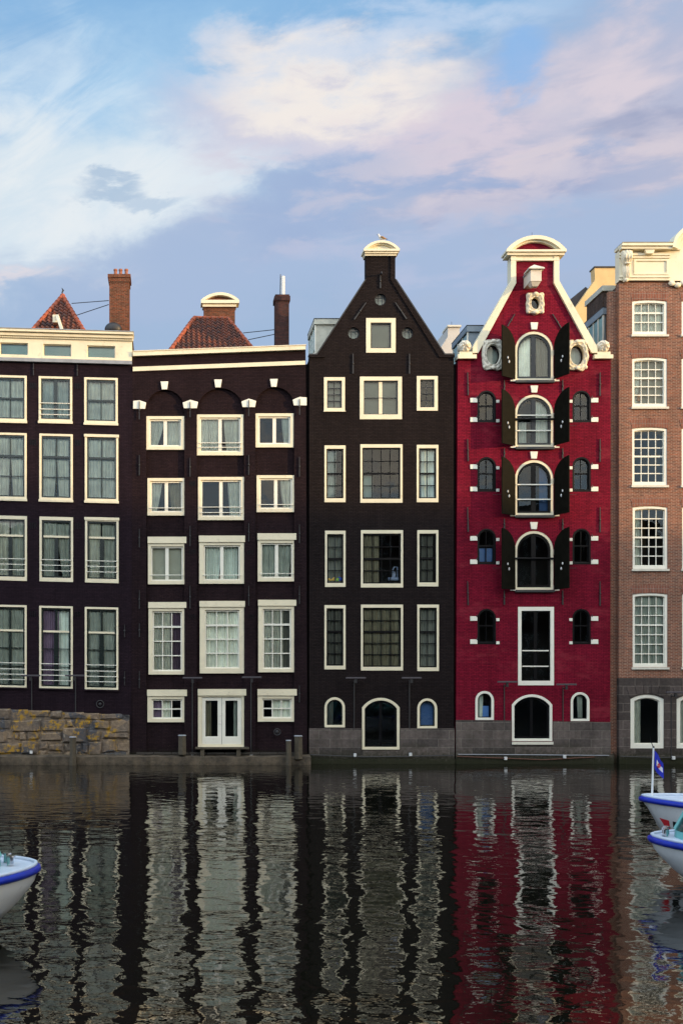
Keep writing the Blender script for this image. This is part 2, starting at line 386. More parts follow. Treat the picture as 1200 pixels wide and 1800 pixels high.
YO = 0.0                               # plane of the facade being built
def T(px, py, Y=None):
    """where a point of the photograph lies on the plane at depth Y"""
    s_ = ((YO if Y is None else Y)-CY)/F
    return (CX+(px-PX0)*s_, CZ-(py-PY0)*s_)
def W(px, py, Y): x, z = T(px, py, Y); return (x, Y, z)
def PXM(): return (YO-CY)/F
def poly(pts): return [T(a, b) for a, b in pts]
def pbox(mb, x0, y0, x1, y1, ya, yb):
    a = T(x0, y0); b = T(x1, y1); return mb.box(min(a[0], b[0]), max(a[0], b[0]), YO+ya, YO+yb, min(a[1], b[1]), max(a[1], b[1]))
def arch(x0, y0, x1, y1, rise=0, tilt=0, n=14, ref=None):
    w_ = (x1-x0)/2; cx = (x0+x1)/2; pts = [(x0, y1), (x1, y1)]
    for i in range(n+1):
        if rise <= 0: x, y = x1-(x1-x0)*i/n, y0
        elif rise >= w_*.98: a = PI*i/n; x, y = cx+w_*math.cos(a), y0+rise-rise*math.sin(a)
        else:
            Rr = (w_*w_+rise*rise)/(2*rise); a0 = math.asin(w_/Rr); a = a0-2*a0*i/n
            x, y = cx+Rr*math.sin(a), y0+Rr-Rr*math.cos(a)
        pts.append((x, y))
    r0, r1 = ref or (x0, x1)
    return [T(x, y+tilt*(x-r0)/(r1-r0)) for x, y in pts]

def curtain_mesh(xa, xb, z0, z1, y, seed, taper=0.0, side=0, flat=False):
    rnd = random.Random(seed); n = max(8, int(abs(xb-xa)/.018)); mb = MB(); vs = []; fs = []; rows = 6
    ph = rnd.uniform(0, 6); pit = rnd.uniform(.10, .16)
    if flat: return mb.add([(xa, y, z0), (xb, y, z0), (xb, y, z1), (xa, y, z1)], [(0, 1, 2, 3)])
    for r_i in range(rows+1):
        tt = r_i/rows; z = z0+(z1-z0)*tt
        for i in range(n+1):
            u = i/n; k = 1-taper*(1-tt)**1.5
            x = xa+(xb-xa)*u*k if side == 0 else xb-(xb-xa)*(1-u)*k
            d = xa+(xb-xa)*u
            vs.append((x, y+.028*math.sin(2*PI*d/pit+ph+.5*math.sin(d*9))+.012*math.sin(d*31+ph), z))
    for r_i in range(rows):
        for i in range(n): a = r_i*(n+1)+i; fs.append((a, a+1, a+n+2, a+n+1))
    return mb.add(vs, fs)

def window(house, x0, y0, x1, y1, rise=0, fw=5, ft=None, fb=None, frame='cream_paint', sash='green_black', sw=2.8,
           bars=(), rails=(), curtains=(), tilt=0, yo=0.0, head=0, sill=None, fd=.14, name='window', smat2=None, depth=.0, glass=True):
    """one window: outer frame, sash, bars, pane, curtains.  Returns the hole the wall needs."""
    ft = fw if ft is None else ft; fb = fw if fb is None else fb
    ref = (x0, x1)
    A = lambda d, e, f_, g, r_: arch(x0+d, y0+e, x1-f_, y1-g, r_, tilt, ref=ref)
    wd = (x1-x0)/2
    sc_ = lambda d: max(0, rise-d) if rise >= wd*.98 else (rise*(wd-d)/wd if rise else 0)
    outer = A(0, 0, 0, 0, rise); inner = A(fw, ft, fw, fb, sc_(fw)); in2 = A(fw+sw, ft+sw, fw+sw, fb+sw, sc_(fw+sw))
    Y = YO+yo
    mb = MB().ring(outer, inner, Y-.025, Y+fd)
    win = mb.build(name, frame, house, bevel=.006)
    MB().ring(inner, in2, Y+.045, Y+.115).build('sash', sash, win)
    ix0, iy0, ix1, iy1 = x0+fw+sw*.8, y0+ft+sw*.8, x1-fw-sw*.8, y1-fb-sw*.8
    def top_at(x):                                           # underside of the arch at x
        r_ = sc_(fw+sw)
        if not r_: return iy0
        w2 = (ix1-ix0)/2; dx_ = abs(x-(ix0+ix1)/2)/w2
        return iy0+r_-r_*math.sqrt(max(0, 1-dx_*dx_)) if rise >= wd*.98 else iy0+r_*dx_*dx_
    def bar(mb_, kind, pos, th, a, b_, ya, yb):
        if kind == 'v':
            x = ix0+(ix1-ix0)*pos; ya_, yb_ = iy0+(iy1-iy0)*a, iy0+(iy1-iy0)*b_
            ya_ = max(ya_, top_at(x)-.5) if a <= 0 else ya_
            q = [(x-th/2, yb_), (x+th/2, yb_), (x+th/2, ya_), (x-th/2, ya_)]
        else:
            y = iy0+(iy1-iy0)*pos; xa, xb = ix0+(ix1-ix0)*a, ix0+(ix1-ix0)*b_
            q = [(xa, y+th/2), (xb, y+th/2), (xb, y-th/2), (xa, y-th/2)]
        q = [T(c_, d_+tilt*(c_-x0)/(x1-x0)) for c_, d_ in q]
        if kind == 'v' and th < 3:                            # thin bars have a chamfered nose that catches the light
            (xa, za), (xb, _), (_, zb), _ = q; xm = (xa+xb)/2; k = (xb-xa)*.22
            mb_.add([(xa, Y+yb, za), (xa, Y+ya+.02, za), (xm-k, Y+ya, za), (xm+k, Y+ya, za), (xb, Y+ya+.02, za), (xb, Y+yb, za),
                     (xa, Y+yb, zb), (xa, Y+ya+.02, zb), (xm-k, Y+ya, zb), (xm+k, Y+ya, zb), (xb, Y+ya+.02, zb), (xb, Y+yb, zb)],
                    [(i, (i+1) % 6, (i+1) % 6+6, i+6) for i in range(6)]+[(5, 4, 3, 2, 1, 0), (6, 7, 8, 9, 10, 11)])
        else: mb_.prism(q, Y+ya, Y+yb)
    by = {}
    for kind, pos, th, mk, a, b_ in bars: by.setdefault(mk or sash, []).append((kind, pos, th, a, b_))
    for mk, lst in by.items():
        mb = MB()
        for q in lst:
            bar(mb, q[0], q[1], q[2], q[3], q[4], .05+.004*(q[0] == 'v'), .105)
            if mk != sash: mb.build('transom', mk, win); mb = MB()
        if mb.v: mb.build('glazing_bar', mk, win)
    if rails:
        mb = MB()
        for pos in rails:
            y = iy0+(iy1-iy0)*pos; a = T(x0+fw-1, y+tilt*.1); b_ = T(x1-fw+1, y+tilt*.9)
            mb.tube((a[0], Y-.06, a[1]), (b_[0], Y-.06, b_[1]), .018, n=6)
        for xx in (x0+fw-1, x1-fw+1):
            for pos in (rails[0], rails[-1]):
                a = T(xx, iy0+(iy1-iy0)*pos+tilt*.5); mb.tube((a[0], Y-.07, a[1]), (a[0], Y+.0, a[1]), .014, n=6)
        mb.build('railing', 'white_paint', win)
    if glass:
        mb = MB(); n = len(in2); mid = A(fw+sw*.5, ft+sw*.5, fw+sw*.5, fb+sw*.5, sc_(fw+sw*.5))
        mb.add([(a, Y+.08, b_) for a, b_ in mid], [tuple(range(n))]); mb.build('pane', 'window_glass', win)
    for i, cu in enumerate(curtains):
        a, b_, mk = cu[:3]; tp = cu[3] if len(cu) > 3 else 0; sd = cu[4] if len(cu) > 4 else 0
        lo, hi = (cu[5], cu[6]) if len(cu) > 6 else (-.03, 1.03)
        p0 = T(ix0+(ix1-ix0)*a, iy0+(iy1-iy0)*lo); p1 = T(ix0+(ix1-ix0)*b_, iy0+(iy1-iy0)*hi)
        curtain_mesh(p0[0], p1[0], p1[1], p0[1], Y+.17+.03*i, x0*7+y0*3+i, tp, sd, flat=not mk.startswith('curtain')).build('curtain' if mk.startswith('curtain') else 'blind', mk, win, smooth=True)
    if head:
        q = [(x0-1.2, y0+head+tilt*0), (x1+1.2, y0+head+tilt), (x1+1.2, y0-1+tilt), (x0-1.2, y0-1)]
        MB().prism(poly(q), Y-.06, Y-.026).build('lintel', frame, win, bevel=.006)
    if sill:
        q = [(x0-1.0, y1+sill[0]), (x1+1.0, y1+sill[0]+tilt), (x1+1.0, y1-.3+tilt), (x0-1.0, y1-.3)]
        MB().prism(poly(q), Y-.07, Y-.0255).build('sill', sill[1], win, bevel=.006)
    return arch(x0+.12, y0+.12, x1-.12, y1-.12, max(0, rise-.1) if rise else 0, tilt, ref=ref)

def wall(house, outline, holes, mname, y0=0, y1=.35, name='wall', px=True):
    return MB().prism(poly(outline) if px else outline, YO+y0, YO+y1, holes).build(name, mname, house)
def anchor(house, x, y0, y1, x2=None, th=2.2, out=.04):
    """wall anchor iron with a small knob"""
    x2 = x if x2 is None else x2
    a = T(x, y0); b_ = T(x2, y1); mb = MB(); Y = YO-out
    L = math.hypot(b_[0]-a[0], b_[1]-a[1]); nx, nz = (b_[1]-a[1])/L, -(b_[0]-a[0])/L; h = th*PXM()/2
    mb.prism([(a[0]-nx*h*.6, a[1]-nz*h*.6), (a[0]+nx*h*.6, a[1]+nz*h*.6), (b_[0]+nx*h, b_[1]+nz*h), (b_[0]-nx*h, b_[1]-nz*h)], Y-.02, Y+.02)
    m_ = ((a[0]+b_[0])/2, (a[1]+b_[1])/2); mb.ell((m_[0], Y-.02, m_[1]), (.04, .03, .05), 8, 6)
    mb.tube((m_[0], Y, m_[1]), (m_[0], YO+.02, m_[1]), .018, n=6)
    return mb.build('wall_anchor', 'iron', house)
def body(house, outline, yb=9.0, mname='brick_side', roof='flat_roof', y0=.36, floors=(), x_in=0):
    """the rest of the house behind its front: side walls, back wall, rooms"""
    pts = poly(outline)
    MB().prism(pts, YO+y0, YO+yb, caps=(False, True)).build('side_wall', mname, house)
    xs = [q[0] for q in pts]; mb = MB()
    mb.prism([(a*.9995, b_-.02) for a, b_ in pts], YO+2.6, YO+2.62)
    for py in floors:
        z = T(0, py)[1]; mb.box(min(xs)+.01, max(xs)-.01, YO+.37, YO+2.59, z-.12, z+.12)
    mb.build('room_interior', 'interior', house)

# ------------------------------------------------------------------ setting
def water_mesh():
    mb = MB(); mb.add([(-160, -43, 0), (160, -43, 0), (160, .9, 0), (-160, .9, 0)], [(0, 1, 2, 3)])
    o = mb.build('canal_water', 'canal_water'); struct(o); return o
water_mesh()
struct(MB().box(-160, 160, -43.0, 1.0, -2.6, -2.4).build('canal_bed', 'ground_earth'))
struct(MB().box(-160, 160, -70, -43.0, -2.6, 1.85).build('quay', 'quay_paving'))
struct(MB().box(-900, 900, 1.0, 1500, -2.6, .4).build('ground', 'ground_earth'))
struct(MB().box(-900, 900, -900, -70.0, -2.6, 1.84).build('ground', 'ground_earth'))

# =================================================================== HOUSE A: aubergine, cream attic
YO = 0.0
hA = thing('canal_house', (-13.0, 0, 0), 'dark brown canal house with cream attic storey, tiled pyramid roof and rubble stone base', 'house')
DK = 'green_black'
holes = []
curtA = lambda k='curtain_pale': ((0, 1, k),)
colsA = [(-92, -33, -2), (-12, 47, 0), (69, 128, 1), (149, 208, 2)]
for i, (xa, xb, dyy) in enumerate(colsA):
    r1 = dict(fw=3.9, tilt=1.5, sill=(4, 'cream_paint'))
    if i == 2:
        holes.append(window(hA, xa-1, 661, xb-1, 740, bars=[('v', .5, 6, None, 0, 1)], rails=(.62, .78, .92), curtains=curtA('curtain_grey'), **r1))
    else:
        holes.append(window(hA, xa-(i == 3), 659+dyy*2, xb-(i == 3), 739+dyy*2, bars=[('v', .5, 1.6, None, 0, 1), ('h', .5, 3.4, None, 0, 1)], curtains=curtA(), **r1))
    holes.append(window(hA, xa, 760+dyy*2, xb, 876+dyy*2, fw=3.9, tilt=1.5, head=4 if i == 3 else 0, sill=(4, 'cream_paint'),
                 bars=[('v', .5, 1.8, None, 0, 1), ('h', .33, 4, None, 0, 1), ('h', .67, 1.4, None, 0, 1)], curtains=((0, .55, 'curtain_pale', .25), (.5, 1, 'curtain_pale', .2, 1)) if i != 3 else curtA()))
    holes.append(window(hA, xa+.5, 906+dyy*2, xb+.5, 1020+dyy*2, fw=3.9, ft=6, fb=7, tilt=1.5, head=4 if i == 3 else 0,
                 bars=[('v', .5, 7, None, .3, 1), ('h', .27, 3.6, 'cream_paint', 0, 1)], rails=(.70, .80, .90),
                 curtains=((0, .5, 'curtain_grey', .1), (.5, 1, 'curtain_grey', .45, 1)) if i == 2 else ((0, .45, 'curtain_pale'), (.5, 1, 'curtain_grey'))))
    holes.append(window(hA, xa, 1063+dyy*2, xb, 1208+dyy*2, fw=3.6, tilt=1.2, sill=(3, 'brick_aubergine'),
                 bars=[('v', .5, 3, None, 0, .27), ('v', .5, 8 if i > 1 else 4, None, .31, 1), ('h', .29, 3.4, 'cream_paint', 0, 1), ('h', .52, 1.3, None, 0, 1), ('h', .76, 1.3, None, 0, 1)],
                 rails=(.72, .80, .87, .94), curtains=((0, .6, 'curtain_mauve'), (.55, 1, 'curtain_grey')) if i == 2 else curtA('curtain_grey')))
wall(hA, [(-118, 1400), (231, 1400), (233, 640), (-118, 628)], holes, 'brick_aubergine')
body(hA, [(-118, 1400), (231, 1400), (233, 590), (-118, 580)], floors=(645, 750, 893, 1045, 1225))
# lead gutter, cream attic, cornice
wall(hA, [(-118, 632), (232, 642), (232, 636), (-118, 626)], [], 'lead', -.16, -.002, 'gutter')
hole = []
for xa in (-78, 0, 76, 153):
    dyy = xa*.034
    hole.append(window(hA, xa-3, 599+dyy, xa+53, 627+dyy, fw=3.5, frame='cream_paint', sash='cream_paint', sw=1.2, tilt=1.6, yo=-.06, curtains=((-.1, 1.1, 'attic_glass'),), fd=.1))
wall(hA, [(-118, 627), (232, 637), (232, 600), (-118, 590)], hole, 'cream_paint', -.08, .30, 'attic_wall')
wall(hA, [(-118, 591), (232, 600.5), (232, 597.5), (-118, 588)], [], 'cream_paint', -.13, -.0805, 'cornice')
wall(hA, [(-118, 587.9), (234, 597.4), (234, 592), (-118, 582)], [], 'cream_paint', -.22, .3, 'cornice')
wall(hA, [(-118, 581.9), (235, 591.9), (235, 588), (-118, 577.5)], [], 'cream_paint', -.34, .3, 'cornice')
wall(hA, [(-118, 577.4), (235.5, 587.9), (235.5, 586.6), (-118, 576)], [], 'lead', -.37, .34, 'cornice_flashing')
mb = MB()
for i in range(88):
    x = -116+i*4.0; pbox(mb, x, 589.2+.0272*x+3.0, x+2.2, 589.2+.0272*x+5.2, -.16, -.131)
mb.build('dentil_band', 'cream_paint', hA)
# vents, anchors
for x in (58, 137):
    for y in (677, 777, 923, 1079):
        mb = MB()
        for k in range(4): pbox(mb, x-5+k*3, y+x*.01-5, x-3.6+k*3, y+x*.01+5, -.012, -.002)
        mb.build('air_vent', 'black_paint', hA)
for x, ya, yb in ((59, 637, 660), (136, 641, 661), (219, 1098, 1120), (219, 1180, 1205), (245, 930, 962)): 
    if x < 233: anchor(hA, x, ya, yb, th=1.6)
mb = MB(); x_, z_ = T(176, 1238); 
for k in range(24):
    pass
mb.path([(x_+.16*math.cos(2*PI*k/20), -.03, z_+.16*math.sin(2*PI*k/20)) for k in range(21)], .02, 6); mb.ell((x_, -.03, z_), (.07, .03, .07), 8, 6); mb.build('mooring_ring', 'iron', hA)
# rubble stone base, every stone its own block in one mesh
mb = MB(); rnd = random.Random(4); z = -.4; row = 0
topz = lambda x: CZ-((1245+.05*(PX0+(x-CX)/.025))-PY0)*.025
xl, xr = T(-118, 0)[0], T(228, 0)[0]
courses = [-.5, .15, .50, .98, 1.48, 1.95, 2.6]
for r_i in range(len(courses)-1):
    x = xl
    while x < xr-.05:
        wd_ = rnd.choice((.32, .5, .7, .9, 1.15))*rnd.uniform(.85, 1.15); x2 = min(x+wd_, xr)
        if xr-x2 < .25: x2 = xr
        wv = lambda q, k: .075*math.sin(q*1.7+k*2.3)+.05*math.sin(q*4.3+k); ins = 0 < r_i
        za = courses[r_i]+(wv(x, r_i) if ins else 0); zb = min(courses[r_i+1]+(wv(x, r_i+1) if r_i < 4 else 0), (topz(x)+topz(x2))/2)
        if zb-za > .05:
            o_ = rnd.uniform(-.05, .06); g = .022; e = .07
            j = lambda: rnd.uniform(-.034, .034)
            xs_ = [x+g, x+g+e, x2-g-e, x2-g]; zs_ = [za+g, za+g+e*.8, zb-g-e*.8, zb-g]
            if zs_[2] <= zs_[1]: zs_[1] = zs_[2] = (za+zb)/2
            if xs_[2] <= xs_[1]: xs_[1] = xs_[2] = (x+x2)/2
            V_ = [(xs_[a]+j(), -.10-o_*1-(.06 if a in (1, 2) and b_ in (1, 2) else 0)+j()*.6, zs_[b_]+j()) for b_ in range(4) for a in range(4)]
            V_ += [(xs_[a], .0, zs_[b_]) for b_ in (0, 3) for a in (0, 3)]
            F_ = [(b_*4+a, b_*4+a+1, b_*4+a+5, b_*4+a+4) for b_ in range(3) for a in range(3)]
            F_ += [(0, 16, 17, 3, 2, 1), (12, 13, 14, 15, 19, 18), (0, 4, 8, 12, 18, 16), (3, 17, 19, 15, 11, 7)]
            mb.add(V_, F_)
        x = x2
mb.prism([(xl, -.6), (xr-.01, -.6), (xr-.01, topz(xr)-.03), (xl, topz(xl)-.03)], -.085, -.003)
mb.build('stone_base', 'rubble_stone', hA)

def pantile_face(mb, bl, br, tr, tl, pitch=.24, course=.30):
    """corrugated tile sheet between a bottom edge bl-br and a top edge tl-tr"""
    bl, br, tr, tl = map(Vector, (bl, br, tr, tl)); ex = (br-bl).normalized()
    mid = ((tl+tr)/2-(bl+br)/2); mid -= ex*mid.dot(ex); H = mid.length; ey = mid.normalized(); nrm = ex.cross(ey).normalized()
    if nrm.y > 0 and abs(nrm.y) > .3: nrm = -nrm
    if nrm.z < 0: nrm = -nrm
    Lb = (br-bl).length; xtl = (tl-bl).dot(ex); xtr = (tr-bl).dot(ex)
    nr = max(3, int(round(H/course))); ncol = int(Lb/pitch*8)
    vs = []; fs = []; rows = []
    for r_i in range(nr):
        for q in (0.0, .97):
            tt = (r_i+q)/nr; a, b_ = xtl*tt, Lb+(xtr-Lb)*tt; lift = .055*(1-q)
            rows.append(len(vs))
            for i in range(ncol+1):
                x = min(max(Lb*i/ncol, a), b_); c_ = .045*math.sin(2*PI*x/pitch)+.012*math.sin(4*PI*x/pitch)
                vs.append(bl+ex*x+ey*(H*tt)+nrm*(c_+lift))
    for k in range(len(rows)-1):
        for i in range(ncol): a = rows[k]+i; b_ = rows[k+1]+i; fs.append((a, a+1, b_+1, b_))
    mb.add(vs, fs)
def ridge(mb, a, b_, r=.11, step=.34):
    a = Vector(a); b_ = Vector(b_); L = (b_-a).length; n = max(2, int(L/step)); d = (b_-a)/n
    for i in range(n):
        p0 = a+d*i; p1 = a+d*(i+1.06); mb.path([p0, p0+d*.12, p1], [r*1.12, r*1.1, r*.88], 10)
# pyramid roof
ap = W(110, 520, 5.4); b0 = W(40, 600, 2.4); b1 = W(158, 600, 2.4); dpt = 6.0
b2 = (b1[0], 2.4+dpt, b1[2]); b3 = (b0[0], 2.4+dpt, b0[2])
mb = MB(); apx = Vector(ap)
pantile_face(mb, b0, b1, apx+Vector((.02, 0, 0)), apx-Vector((.02, 0, 0)))
for q in ((b1, b2), (b2, b3), (b3, b0)): mb.add([q[0], q[1], ap], [(0, 1, 2)])
rf = mb.build('roof', 'pantile', hA, flat_fix=False)
mb = MB(); ridge(mb, b0, ap); ridge(mb, b1, ap); ridge(mb, b2, ap); mb.ell(ap, (.14, .14, .12)); mb.build('ridge_tiles', 'ridge_tile', rf, smooth=True)
mb = MB(); mb.path([ap, (ap[0]-.02, ap[1], ap[2]+.18), (ap[0]+.03, ap[1], ap[2]+.28), (ap[0]-.04, ap[1], ap[2]+.40)], [.05, .035, .05, .01], 8); mb.build('finial', 'iron', rf)
# hoist beam on the roof
mb = MB(); q0 = W(99, 560, 3.0); q1 = W(109, 578, 2.2)
mb.box(q0[0]-.16, q0[0]+.12, 2.9, 3.3, q0[2]-.2, q0[2]+.16); mb.path([(q0[0]+.06, 2.9, q0[2]+.1), (q1[0]+.05, 2.2, q1[2]-.2)], .09, 4)
mb.build('hoist_beam', 'cream_paint', hA)
# chimney with three pots
mb = MB(); c0 = T(192, 0, 3)[0]; c1 = T(227, 0, 3)[0]; zt = W(0, 482, 3)[2]
mb.box(c0, c1, 3.0, 3.9, 17.5, zt-.35)
mb.box(c0-.03, c1+.03, 2.97, 3.93, zt-.35, zt-.16); mb.box(c0-.07, c1+.07, 2.93, 3.97, zt-.16, zt)
ch = mb.build('chimney', 'brick_chimney', hA)
for px in (203, 212, 222):
    x = T(px, 0, 3.4)[0]; mb = MB(); mb.path([(x, 3.4, zt-.02), (x, 3.4, zt+.30), (x, 3.4, zt+.33), (x, 3.4, zt+.40)], [.085, .075, .095, .09], 12); mb.build('chimney_pot', 'clay_pot', ch, smooth=False)
for ya, yb, dx_ in ((528, 535, 126), (535, 556, 134)):
    mb = MB(); mb.path([W(191, ya, 3.1), W(dx_, yb-2, 4.2)], .018, 6); mb.build('stay_rod', 'iron', ch)
mb = MB(); q = W(197, 578, 2.6); mb.ell((q[0]+.05, 2.6, q[2]), (.40, .25, .30), 14, 10); mb.build('roof_vent', 'iron', hA, smooth=True)

# =================================================================== HOUSE B: umber, three arched bays
hB = thing('canal_house', (-5.3, 0, 0), 'dark brown canal house with three recessed arched bays, white keystones and hipped orange tile roof', 'house')
holes = []
wp = 'white_paint'
def casement(x0, y0, x1, y1, hd=0, **k):
    kw = dict(fw=5.2, ft=5.4+hd, fb=6, sash=wp, sw=2.6, yo=.06, fd=.16, frame='cream_paint', bars=[('v', .5, 6, None, 0, 1)]); kw.update(k)
    h = window(hB, x0, y0, x1, y1, **kw)
    if hd:
        wn = [o for o in hB.children if o.name.startswith('window')][-1]
        q = [(x0-.6, y0+hd), (x1+.6, y0+hd), (x1+.6, y0-.5), (x0-.6, y0-.5)]
        MB().prism(poly(q), YO-.02, YO+.034).build('lintel', 'cream_paint', wn, bevel=.01)
    return h
holes += [casement(257, 731, 324, 790, curtains=((0, .45, 'curtain_pale', .5), (.5, 1, 'curtain_pale'))),
          casement(346, 728, 428, 800, curtains=((0, .45, 'curtain_pale'), (.6, 1, 'curtain_pale', .2, 1)), rails=(.76, .90)),
          casement(449, 726, 516, 786, curtains=((.75, 1, 'curtain_grey', .3, 1),)),
          casement(259, 840, 326, 906, curtains=((0, .35, 'curtain_pale', .5), (.6, 1, 'curtain_beige', .2, 1)), rails=(.90,)),
          casement(348, 838, 429, 914, curtains=((.68, 1, 'curtain_pale', .2, 1),), rails=(.76, .92)),
          casement(451, 835, 519, 900, curtains=((.65, 1, 'curtain_pale', .3, 1),), rails=(.90,)),
          casement(260, 944, 327, 1027, 11, curtains=((-.1, 1.1, 'room_light', 0, 0),), rails=(.86,)),
          casement(350, 942, 430, 1026, 11, fw=8, curtains=((0, .48, 'curtain_grey', .15), (.52, 1, 'curtain_grey')), rails=(.88,)),
          casement(453, 938, 520, 1022, 11, curtains=((0, .5, 'curtain_grey'), (.5, 1, 'curtain_grey', .15)), rails=(.90,))]
def gridbars(c, r, th=1.7, mk=None, heavy=None):
    out = [('v', (i+1)/c, th, mk, 0, 1) for i in range(c-1)]
    out += [('h', (j+1)/r, heavy[1] if heavy and heavy[0] == j else th, mk, 0, 1) for j in range(r-1)]
    return out
holes += [casement(261, 1059, 327, 1186, 10, fw=7, bars=gridbars(3, 4, 2, heavy=(0, 3.5)), curtains=((0, .62, 'curtain_pale'), (.62, 1, 'curtain_mauve'))),
          casement(351, 1057, 430, 1184, 10, fw=9, fb=9, bars=gridbars(3, 4, 2, heavy=(0, 3.5)), curtains=((0, 1, 'curtain_pale'),)),
          casement(454, 1055, 520, 1182, 10, fw=8, bars=gridbars(3, 4, 2, heavy=(0, 3.5)), curtains=((0, .75, 'curtain_pale', .0), (.7, 1, 'curtain_dark'))),
          casement(259, 1213, 328, 1270, 11, fw=8, bars=gridbars(3, 2, 2.2), curtains=((0, .3, 'curtain_mauve'), (.36, .62, 'curtain_pale'))),
          casement(453, 1212, 521, 1269, 11, fw=8, bars=gridbars(3, 2, 2.2), curtains=((.34, 1, 'curtain_pale'),))]
# double door: frame, two leaves with their panes
holes.append(arch(348.2, 1212.2, 431.8, 1313.8))
door = MB().ring(arch(348, 1212, 432, 1314), arch(355, 1226, 425, 1309), YO+.035, YO+.20).build('door', 'cream_paint', hB, bevel=.006)
MB().prism(poly([(347.4, 1223), (432.6, 1223), (432.6, 1211.5), (347.4, 1211.5)]), -.03, .034).build('lintel', 'cream_paint', door, bevel=.01)
for xa, xb in ((355.3, 389.7), (390.3, 424.7)):
    lf = MB().ring(arch(xa, 1226.2, xb, 1308.8), arch(xa+6, 1232, xb-7, 1295), .08, .14)
    lf.prism(poly([(xa+5, 1305), (xb-6, 1305), (xb-6, 1297.5), (xa+5, 1297.5)]), .07, .079)
    lf.build('door_leaf', wp, door, bevel=.005)
    a = arch(xa+5.5, 1231.5, xb-6.5, 1295.5); MB().add([(p_[0], .11, p_[1]) for p_ in a], [tuple(range(len(a)))]).build('pane', 'window_glass', door)
q = T(361, 1232); q2 = T(372, 1296); curtain_mesh(q[0], q2[0], q2[1], q[1], .3, 3).build('curtain', 'curtain_beige', door, smooth=True)
q = T(411, 1232); q2 = T(418, 1296); curtain_mesh(q[0], q2[0], q2[1], q[1], .3, 4).build('curtain', 'curtain_grey', door, smooth=True)
mb = MB(); q = T(388.5, 1272); mb.path([(q[0]-.1, .05, q[1]), (q[0], .05, q[1]), (q[0], .08, q[1])], .012, 6); mb.build('door_handle', 'chrome', door)
MB().prism(poly([(347, 1317), (433, 1317), (433, 1314.1), (347, 1314.1)]), -.10, .2).build('threshold', 'pale_stone', door)
outB = [(230.5, 1400), (540.5, 1400), (537, 607), (233, 619)]
bays = [arch(257, 685, 324, 1330, 33), arch(346, 682, 429, 1330, 40), arch(449, 680, 517, 1330, 33)]
wall(hB, outB, bays, 'brick_umber', 0, .13)
wall(hB, outB, holes, 'brick_umber', .131, .48, 'recessed_wall')
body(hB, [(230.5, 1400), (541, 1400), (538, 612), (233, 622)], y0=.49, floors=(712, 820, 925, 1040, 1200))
for off, nm in ((0, 'coping'), (25.5, 'string_course')):
    wall(hB, [(233.5, 627.5+off), (536, 616+off), (536, 609+off), (233.5, 620+off)], [], 'cream_paint', -.17 if off == 0 else -.07, -.001 if off else .48, nm)
wall(hB, [(233, 619.9), (537, 608.9), (537, 607.6), (233, 618.6)], [], 'warm_stone', -.2, .5, 'coping_cap')
for x, y in ((289, 671), (383, 667.5), (481, 666.5)):
    MB().prism(poly([(x-4.6, y+14), (x+4.6, y+14), (x+6.8, y), (x-6.8, y)]), -.07, -.001).build('keystone', 'white_paint', hB, bevel=.008)
for xa, xb, y, ml, mr in ((234, 257, 705, 0, 1), (321, 348, 704, 1, 1), (424, 450, 702, 1, 1), (514, 538.5, 699, 1, 0)):
    MB().prism(poly([(xa+(2 if ml else 0), y+14), (xb-(2 if mr else 0), y+14), (xb, y+3 if mr else y), ((xa+xb)/2, y-1), (xa, y+4 if ml else y)]), -.06, -.001).build('impost_block', 'white_paint', hB, bevel=.008)
for x, lst in ((245, ((706, 738), (800, 836), (930, 962), (1038, 1070), (1096, 1120), (1180, 1210))), (334, ((707, 734), (805, 838), (925, 960), (1030, 1070))),
               (437, ((704, 732), (800, 835), (920, 952), (1030, 1065))), (526, ((702, 730), (803, 838), (922, 955), (1030, 1062), (1205, 1235)))):
    for a, b_ in lst: anchor(hB, x, a, b_, th=1.8, out=.09 if a < 710 else .04)
for x, y in ((338, 970), (440, 971), (338, 1084), (440, 1084), (338, 850)):
    mb = MB()
    for k in range(4): pbox(mb, x-5+k*3, y-4, x-3.6+k*3, y+4, -.012, -.002)
    mb.build('air_vent', 'black_paint', hB)
mb = MB(); x_, z_ = T(487, 1287); mb.path([(x_+.14*math.cos(2*PI*k/20), -.03, z_+.14*math.sin(2*PI*k/20)) for k in range(21)], .02, 6); mb.ell((x_, -.02, z_), (.09, .03, .09), 8, 6); mb.build('mooring_ring', 'iron', hB)
# hipped roof
t0_, t1_ = W(342, 558, 4.4), W(400, 559, 4.4); b0, b1 = W(292, 626, 1.4), W(455, 626, 1.4)
mb = MB(); pantile_face(mb, b0, b1, t1_, t0_)
bk0, bk1 = (b0[0], 9, b0[2]), (b1[0], 9, b1[2]); tk0, tk1 = (t0_[0], 8.9, t0_[2]), (t1_[0], 8.9, t1_[2])
for q in ((b1, bk1, tk1, t1_), (bk0, b0, t0_, tk0), (t0_, t1_, tk1, tk0), (bk1, bk0, tk0, tk1)): mb.add(q, [(0, 1, 2, 3)])
rf = mb.build('roof', 'pantile', hB, flat_fix=False)
mb = MB(); ridge(mb, b0, t0_); ridge(mb, b1, t1_, .09); ridge(mb, t0_, t1_, .08); mb.build('ridge_tiles', 'ridge_tile', rf, smooth=True)
